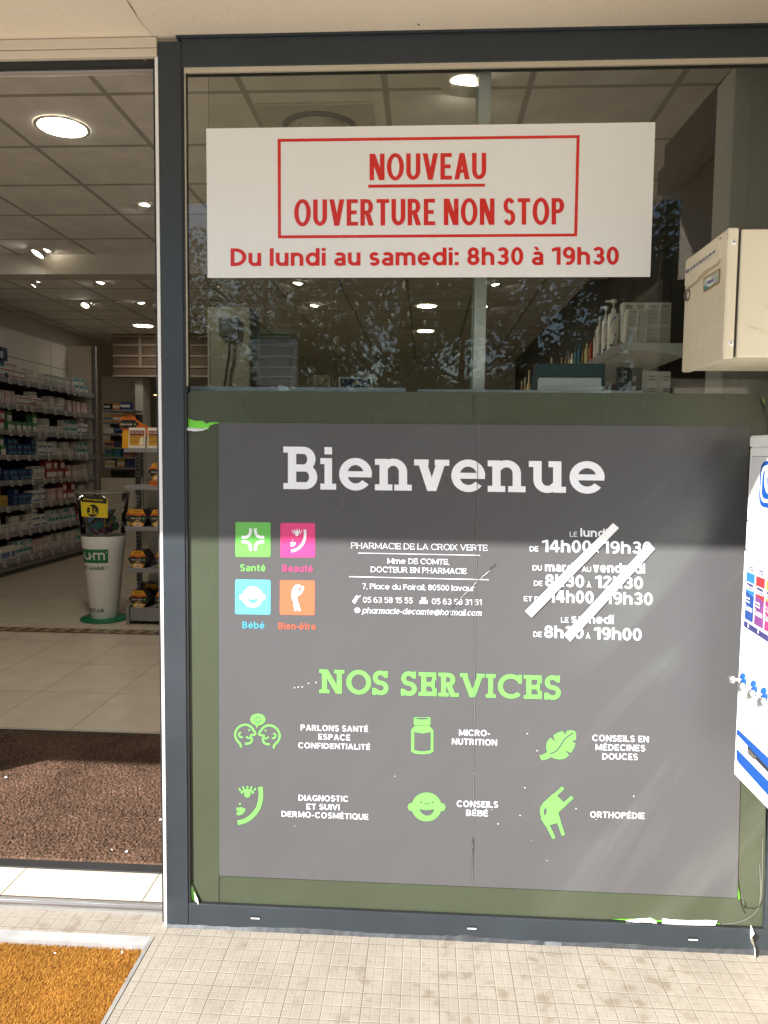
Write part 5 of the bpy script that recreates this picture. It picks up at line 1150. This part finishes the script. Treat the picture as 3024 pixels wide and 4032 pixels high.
# teal stand with a white holder
st = thing('leaflet_stand', 'dark teal display stand with a white holder in front, behind the window on the right', 'stand'); TL_ = M('stand_teal', (.025, .075, .085), .4, .1)
a, c = at(2110, 1430, .24), at(2385, 1430, .24); k = MB(); k.box(a.x, .24, 1.56, c.x, .30, a.z, TL_, .004); k.build('stand_body', st)
a, c = at(2124, 1486, .20), at(2369, 1486, .20); k = MB(); k.box(a.x, .20, 1.56, c.x, .235, a.z, LEDG, .003); z3 = at(2200, 1520, .195).z; k.box(a.x-.002, .190, 1.56, c.x+.002, .20, z3, LEDG, .002); k.build('holder', st)
# dark wall panel on the right, grey post and grey board
BLKP = M('black_panel', (.018, .017, .015), .6, .15, 3, spec=.06); GREYW = M('grey_board', (.46, .47, .43), .6, .05, 3)
FX = facex(0, 0, 1, 1.0)
def prismx(name, pix, X, dep, mat):
    k = MB(); k.prism([atx(px, py, X) for px, py in pix], (dep, 0, 0), mat); return k.build(name)
dk = thing('dark_wall_panel', 'tall black stepped wall panel on the right, behind the window', 'panel')
o = prismx('panel_board', [(2873, 280), (2745, 428), (2618, 575), (2615, 650), (2604, 664), (2592, 680), (2588, 770), (2608, 772), (2600, 1100), (2585, 1700), (2846, 1700), (2852, 900)], 1.0, .03, BLKP); o.parent = dk
o = prismx('panel_rail', [(2862, 520), (2832, 524), (2608, 745), (2612, 770), (2634, 768), (2856, 560)], .985, .014, M('black_rail', (.006, .006, .006), .6, .1, spec=.05)); o.parent = dk
b = MB(); x0, x1 = at(2873, 800, .40).x, at(2945, 800, .40).x; b.box(x0, .40, 0, x1, .55, at(2900, 252, .40).z, GREYW, .004); tag(b.build('grey_post'), 'pale grey square post behind the right end of the window', 'post')
b = MB(); b.box(x1+.003, .42, 0, 1.58, .46, 3.1, GREYW); tag(b.build('grey_board'), 'pale grey partition board at the far right behind the window', 'partition')
# bracket shelf with white boxes and bottles
ws = thing('bracket_shelf', 'pale bracket shelf with bottles and white boxes, on the black panel behind the window', 'shelf')
YB = .68; WSM = M('shelf_white_metal', (.70, .72, .70), .45, .06)
zsh = at(2500, 1352, YB).z; xl = at(2452, 1352, YB).x
k = MB(); k.box(xl, YB, zsh-.018, .99, 2.4, zsh, WSM, .002); k.box(xl-.008, YB, zsh-.032, xl, 2.4, zsh+.006, M('shelf_edge_grey', (.28, .27, .29), .35, .08), .002); k.build('shelf_board', ws)
k = MB(); k.prism([at(px, py, YB-.006) for px, py in ((2448, 1352), (2452, 1349), (2700, 1352), (2700, 1404), (2640, 1394), (2580, 1384), (2520, 1379), (2449, 1378), (2445, 1365))], (0, .005, 0), WSM); k.build('bracket', ws)
WB = C('box_offwhite', (.78, .77, .72)); GP = M('grey_print', (.33, .33, .31), .6, .1, 60)
def printed(k, wd, h):
    for z0, z1 in ((.90, .93), (.86, .88)): k.poly([(wd*.25, -.0006, h*z0), (wd*.8, -.0006, h*z0), (wd*.8, -.0006, h*z1), (wd*.25, -.0006, h*z1)], GP)
    for i in range(26):
        if i in (13, 14): continue
        z = h*(.06+i*.03); k.poly([(wd*.12, -.0006, z), (wd*(.9-.1*(i % 3 == 0)), -.0006, z), (wd*(.9-.1*(i % 3 == 0)), -.0006, z+h*.011), (wd*.12, -.0006, z+h*.011)], GP)
for px0, px1, pyt, Y, lab in ((2452, 2500, 1190, .82, 'leftmost tall white box on the bracket shelf, behind the tilted one'), (2500, 2545, 1191, .80, 'second tall white box from the left on the bracket shelf'), (2547, 2595, 1190, .78, 'third tall white box on the bracket shelf, next to the end one'), (2597, 2645, 1190, .76, 'rightmost tall white box on the bracket shelf'), (2462, 2512, 1214, .71, 'front tilted white box with a grey label on the bracket shelf'), (2514, 2540, 1220, .715, 'narrow white box in front, right of the tilted box')):
    o = upright('tall_box', px0, px1, pyt, .045, WB, lab, 'box', Y, 'tall white boxes on the bracket shelf', zsh+.001, printed)
    if 'tilted' in lab and 'front' in lab: o.rotation_euler = (0, .06, 0)
def bottle(pxc, wpx, pyt, Y, mat, lab, base, cap=None, pump=False, mark=None, kind='bottle'):
    p = at(pxc, pyt, Y); s = (at(pxc+wpx/2, pyt, Y).x-at(pxc-wpx/2, pyt, Y).x)/2; h = p.z-base; t = thing(kind, lab, 'bottle', (p.x, Y, base), 0, 'bottles on the bracket shelf' if 'bracket shelf' in lab else 'bottles around the teal stand')
    hb = h*(.74 if pump else .80); k = MB(); k.lathe([(s*.94, 0), (s, .004), (s, hb*.9), (s*.85, hb*.97), (s*.35, hb)], mat, 24, caps=(True, False)); k.build('bottle_body', t)
    k = MB()
    if pump:
        k.lathe([(s*.42, hb), (s*.42, h*.82), (s*.15, h*.83), (s*.15, h*.93), (s*.5, h*.94), (s*.55, h), (.001, h)], cap or mat, 16); k.box(-s*1.5, -s*.2, h*.95, 0, s*.2, h*.985, cap or mat, .001, 1)
    else: k.lathe([(s*.40, hb), (s*.40, h*.97), (s*.36, h), (.001, h)], cap or mat, 16)
    k.build('bottle_cap', t)
    if mark:
        a0 = math.atan2(CAM.y-Y, CAM.x-p.x); D = Decal(lambda u, v, n: Vector(((s+.0006+n)*math.cos(a0+u), (s+.0006+n)*math.sin(a0+u), v*hb)))
        D.ribbon(smooth([(-.6, .14), (-.1, .10), (.35, .22), (.5, .42), (.3, .36)], 4), .05, mark); D.ribbon(smooth([(-.7, .60), (-.2, .78), (.4, .86)], 4), .04, mark); D.build('label_mark', t)
    return t
OWH = C('bottle_white', (.80, .78, .72)); BM = M('brush_mark_blue', (.03, .06, .34), .4, 0)
bottle(2418, 44, 1180, .86, OWH, 'big white pump bottle with a blue brush mark on the bracket shelf', zsh+.001, pump=True, mark=BM)
bottle(2388, 30, 1205, .98, OWH, 'white pump bottle just left of the big one on the bracket shelf', zsh+.001, pump=True, mark=BM)
bottle(2362, 22, 1248, 1.12, OWH, 'slimmer white bottle on the bracket shelf, third from the boxes', zsh+.001, mark=BM)
bottle(2346, 15, 1300, 1.22, OWH, 'small white bottle on the bracket shelf beside the red one', zsh+.001)
for pxc, wpx, pyt, Y, mt, lab in ((2328, 15, 1345, 1.30, C('bottle_red', (.50, .07, .03)), 'red bottle on the bracket shelf'), (2312, 18, 1352, 1.40, C('bottle_cream', (.60, .50, .28)), 'cream yellow bottle on the bracket shelf'), (2296, 11, 1380, 1.50, C('bottle_amber', (.30, .17, .02)), 'small amber bottle on the bracket shelf'), (2283, 16, 1350, 1.60, C('bottle_blue', (.03, .13, .26)), 'tall dark blue bottle on the bracket shelf'), (2268, 14, 1362, 1.72, C('bottle_petrol', (.02, .14, .17)), 'petrol blue bottle on the bracket shelf beside the dark blue one'), (2253, 14, 1392, 1.86, OWH, 'short white bottle on the bracket shelf left of the blue ones'), (2242, 10, 1394, 1.98, C('bottle_tan', (.45, .32, .18)), 'tan bottle on the bracket shelf, third from its far end'), (2229, 14, 1404, 2.10, C('bottle_rose', (.42, .16, .12)), 'rose brown jar on the bracket shelf, second from its far end'), (2212, 12, 1408, 2.24, C('bottle_beige', (.52, .42, .30)), 'beige jar at the far end of the bracket shelf')):
    bottle(pxc, wpx, pyt, Y, mt, lab, zsh+.001)
# lower shelf row behind the teal stand
ls = MB(); ls.box(.30, 1.05, 1.50, .98, 1.95, 1.52, WSM); tag(ls.build('lower_shelf'), 'lower shelf behind the teal stand, carrying small bottles', 'shelf')
for pxc, wpx, pyt, Y, mt, lab in ((2055, 14, 1500, 1.45, C('bottle_tan', (.45, .32, .18)), 'leftmost small tan bottle, left of the teal stand'), (2068, 14, 1485, 1.40, C('bottle_beige', (.52, .42, .30)), 'beige bottle, second from left, beside the teal stand'), (2084, 16, 1458, 1.35, C('bottle_cream', (.60, .50, .28)), 'tall cream bottle left of the teal stand'), (2099, 12, 1480, 1.30, C('bottle_petrol', (.02, .14, .17)), 'petrol blue bottle touching the left edge of the teal stand'), (2173, 20, 1406, 1.5, C('bottle_beige', (.52, .42, .30)), 'white capped bottle rising above the teal stand')):
    bottle(pxc, wpx, pyt, Y, mt, lab, 1.521)
for px0, px1, pyt, Y, lab in ((2533, 2590, 1460, .52, 'left of two white boxes low at the right end of the display'), (2596, 2642, 1462, .50, 'right of two white boxes low at the right end of the display')):
    upright('white_carton', px0, px1, pyt, .05, WB, lab, 'box', Y, 'white boxes low at the right', 1.50, lambda k, wd, h: [k.poly([(wd*.4, -.0006, h*z), (wd*.9, -.0006, h*z), (wd*.9, -.0006, h*z+.004), (wd*.4, -.0006, h*z+.004)], GP) for z in (.9, .85, .70, .66)])
tb = MB(); tb.box(.60, .34, 1.46, 1.0, .66, 1.50, WSM); tag(tb.build('side_shelf'), 'short shelf at the right end of the display, under the white boxes', 'shelf')
k = MB(); a, c = at(2430, 1445, .46), at(2532, 1445, .46); k.box(a.x, .46, 1.50, c.x, .475, a.z, C('pack_black', (.04, .04, .045)), .003); random.seed(8)
for _ in range(16): u, v = random.uniform(.1, .9), random.uniform(.2, .9); k.box(a.x+(c.x-a.x)*u-.006, .4585, 1.5+(a.z-1.5)*v-.009, a.x+(c.x-a.x)*u+.006, .4595, 1.5+(a.z-1.5)*v+.009, random.choice((WB, GP)), 0)
k.box(a.x+.002, .457, 1.505, a.x+(c.x-a.x)*.38, .458, 1.56, WB); tag(k.build('blister_pack'), 'black and white printed pack beside the low white boxes', 'pack')
# pale column with a black screen and its cable
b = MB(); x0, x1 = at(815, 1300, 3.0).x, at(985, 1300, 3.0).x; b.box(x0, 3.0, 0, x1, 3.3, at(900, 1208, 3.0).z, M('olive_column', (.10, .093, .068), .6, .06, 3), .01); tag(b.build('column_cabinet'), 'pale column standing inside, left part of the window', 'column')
k = MB(); k.prism([at(px, py, 2.96) for px, py in ((861, 1247), (875, 1251), (898, 1254), (922, 1252), (935, 1248), (933, 1326), (862, 1322))], (0, .03, 0), M('screen_black', (.008, .008, .008), .5, 0)); tag(k.build('wall_screen'), 'black screen mounted on the pale column behind the window', 'screen')
k = MB(); k.tube([at(903, 1325, 2.96), at(902, 1400, 2.965), at(893, 1450, 2.97), at(880, 1550, 2.96)], .009, HB, 8); tag(k.build('cable'), 'black cable hanging from the wall screen down the pale column', 'cable')

# ================================================================== across the street, seen only as reflections in the glass
LEAF1 = M('leaf_dark', (.045, .075, .016), .55, .3, 3); LEAF2 = M('leaf_mid', (.085, .115, .025), .55, .3, 3); LEAF3 = M('leaf_yellow', (.17, .15, .03), .55, .3, 3); BARK = M('plane_bark', (.16, .13, .10), .9, .3, 6, .4, 30)
def tree(x, y, h, r, label, seed, n=8500, zlow=3.0, leaf=1.0, low=.8):
    random.seed(seed); t = thing('tree', label, 'tree', (x, y, 0), 0, 'trees across the street')
    k = MB(); k.tube([(0, 0, -.06), (.05, .03, h*.25), (-.06, .05, h*.5), (.02, 0, h*.8)], [.20, .16, .11, .04], BARK, 10); ends = []
    for i in range(11):
        a = i*2.4+random.uniform(-.4, .4); z = h*random.uniform(.26, .62); L_ = r*random.uniform(.6, 1.0); e = (math.cos(a)*L_, math.sin(a)*L_, z+h*random.uniform(.06, .24)); ends.append(e)
        k.tube([(0, 0, z), (e[0]*.5, e[1]*.5, z+(e[2]-z)*.6), e], [.05, .03, .01], BARK, 6)
    k.build('trunk', t)
    k = MB(); cl = []
    for e in ends:
        for _ in range(6): cl.append((e[0]*random.uniform(.35, 1.15)+random.gauss(0, .3), e[1]*random.uniform(.35, 1.15)+random.gauss(0, .3), e[2]+random.gauss(0, .55)-(h*random.uniform(0, .42) if low < .5 else 0), random.uniform(.25, .55)))
    for _ in range(14): a = random.uniform(0, 6.3); q = r*random.uniform(0, .7); cl.append((math.cos(a)*q, math.sin(a)*q, h*random.uniform(.7, 1.0), random.uniform(.35, .7)))
    for i in range(n):
        c = random.choice(cl); p = Vector((random.gauss(0, c[3]), random.gauss(0, c[3]), random.gauss(0, c[3]*.8)))+Vector(c[:3])
        if p.z < zlow: continue
        u = Vector((random.gauss(0, 1), random.gauss(0, 1), random.gauss(0, .6))).normalized(); v = u.orthogonal().normalized(); s = random.uniform(.045, .10)*leaf
        k.add([p-u*s-v*s*.2, p-v*s*.6, p+u*s, p+v*s*.6], [[0, 1, 2, 3]], random.choice((LEAF1, LEAF1, LEAF2, LEAF2, LEAF3)))
    k.build('crown', t); return t
for i, (x, y, h, r, lab) in enumerate(((-8.3, -16.5, 8.6, 3.2, 'leafy street tree mirrored at the left end of the window'), (-.6, -18.0, 9.5, 3.3, 'leafy street tree mirrored above the old books'), (2.2, -14.0, 8.8, 3.1, 'leafy street tree mirrored behind the white pole'), (5.6, -16.5, 9.3, 3.2, 'leafy street tree mirrored right of the white pole'), (-5.0, -21.0, 9.6, 3.4, 'leafy street tree mirrored behind the direction signs'), (9.5, -15.5, 9.0, 3.2, 'leafy street tree mirrored at the right end of the window'))):
    tree(x, y, h, r, lab, 40+i)
for i, (x, y, h, r, lab) in enumerate(((-11, -23, 8.5, 4.2, 'dense dark tree of the back row, mirrored at the left edge of the window'), (-4.6, -25, 9.0, 4.4, 'dense dark tree of the back row, mirrored above the direction signs'), (1.2, -24, 8.6, 4.2, 'dense dark tree of the back row, mirrored beside the two round downlights'), (6.6, -25, 9.2, 4.5, 'dense dark tree of the back row, mirrored above the teal stand'), (12.5, -24, 9.0, 4.4, 'dense dark tree of the back row, mirrored behind the mailbox'))):
    tree(x, y, h, r, lab, 60+i, 8000, 1.6, 1.5, .36)
# clipped hedge under the trees
random.seed(77); hg = thing('hedge', 'tall dark hedge under the street trees, mirrored along the bottom of the window', 'hedge', (0, -19.2, 0))
k = MB()
for _ in range(20000):
    x = random.uniform(-17, 19); top = 3.3+.5*math.sin(x*.7)+.35*math.sin(x*2.3+1); z = top*random.random()**.7; p = Vector((x, random.uniform(-.7, .7), z))
    u = Vector((random.gauss(0, 1), random.gauss(0, 1), random.gauss(0, 1))).normalized(); v = u.orthogonal().normalized(); q = random.uniform(.06, .13)
    k.add([p-u*q, p-v*q*.6, p+u*q, p+v*q*.6], [[0, 1, 2, 3]], random.choice((LEAF1, LEAF1, LEAF1, LEAF2, LEAF3)))
k.build('foliage', hg)
k = MB()
for i in range(30): x = -16.5+i*1.2; k.tube([(x, 0, -.06), (x+random.uniform(-.1, .1), .05, 1.2), (x+random.uniform(-.3, .3), 0, 2.6)], [.06, .045, .015], BARK, 6)
k.build('stem', hg)
# stack of direction signs on one post
SGY = -15.9
vx = lambda px, py: at(px, py, -SGY+.084)                       # where the mirror image stands
sg = thing('direction_sign', 'stack of green and white road direction signs on one post, mirrored in the window', 'road sign', (0, SGY, 0))
SGW = M('sign_white', (.80, .80, .76), .5, .05); SGG = M('sign_green', (.03, .20, .10), .5, .05); SGY_ = M('sign_amber', (.42, .22, .02), .5, .05); SGK = M('sign_ink', (.03, .03, .03), .5, 0)
p0 = vx(1090, 1400); k = MB(); k.tube([(p0.x, 0, -.06), (p0.x, 0, vx(1090, 1262).z)], .045, M('post_galvanised', (.35, .36, .36), .5, .1, metal=.5), 12); k.build('post', sg)
xr, xl = vx(1172, 1300).x, vx(985, 1300).x
FS = lambda u, v, n: Vector((u, .06+n, v))
rows = [('CASTRES', 1296, 1320, SGG), ('TOULOUSE', 1322, 1337, SGG), ('VILLEFRANCHE', 1338, 1352, SGW), ('du LAURAGAIS', 1354, 1370, SGW), ('LAUTRAGAIS', 1372, 1386, SGW), ('Déchetterie', 1388, 1402, SGW), ('Gendarmerie', 1404, 1416, SGW), ('Tour des Rondes', 1420, 1436, SGW), ('Jardin', 1438, 1447, SGW), ('CITÉS COLLÈGES', 1450, 1466, SGW), ('Hôtel des impôts', 1468, 1482, SGW), ("Halle d Occitanie", 1484, 1500, SGW), ('Halle aux grains', 1502, 1518, SGW)]
for i, (s, ya, yb, mt) in enumerate(rows):
    za, zb_ = vx(1080, ya).z, vx(1080, yb).z; xe = xl+(.04 if i % 2 else .14); D = Decal(FS)
    D.poly([(xr, za), (xr, zb_), (xe+.06, zb_), (xe, (za+zb_)/2), (xe+.06, za)], mt, 0)
    D.text(s, (xr-.10, zb_+(za-zb_)*.24), (xr-.10-min(.80, .075*len(s)), zb_+(za-zb_)*.24), (za-zb_)*.55, SGW if mt is SGG else SGK, .14, False, .006, step=.001); D.build('sign_plate', sg)
D = Decal(FS); za, zb_ = vx(1100, 1270).z, vx(1100, 1287).z; D.rrect([(vx(1128, 1270).x, za), (vx(1128, 1270).x, zb_), (vx(1074, 1270).x, zb_), (vx(1074, 1270).x, za)], .03, SGY_, 0); D.text('D 112', (vx(1120, 1270).x, zb_+(za-zb_)*.22), (vx(1084, 1270).x, zb_+(za-zb_)*.22), (za-zb_)*.55, SGK, .15, False, .006, step=.001); D.build('road_number_plate', sg)
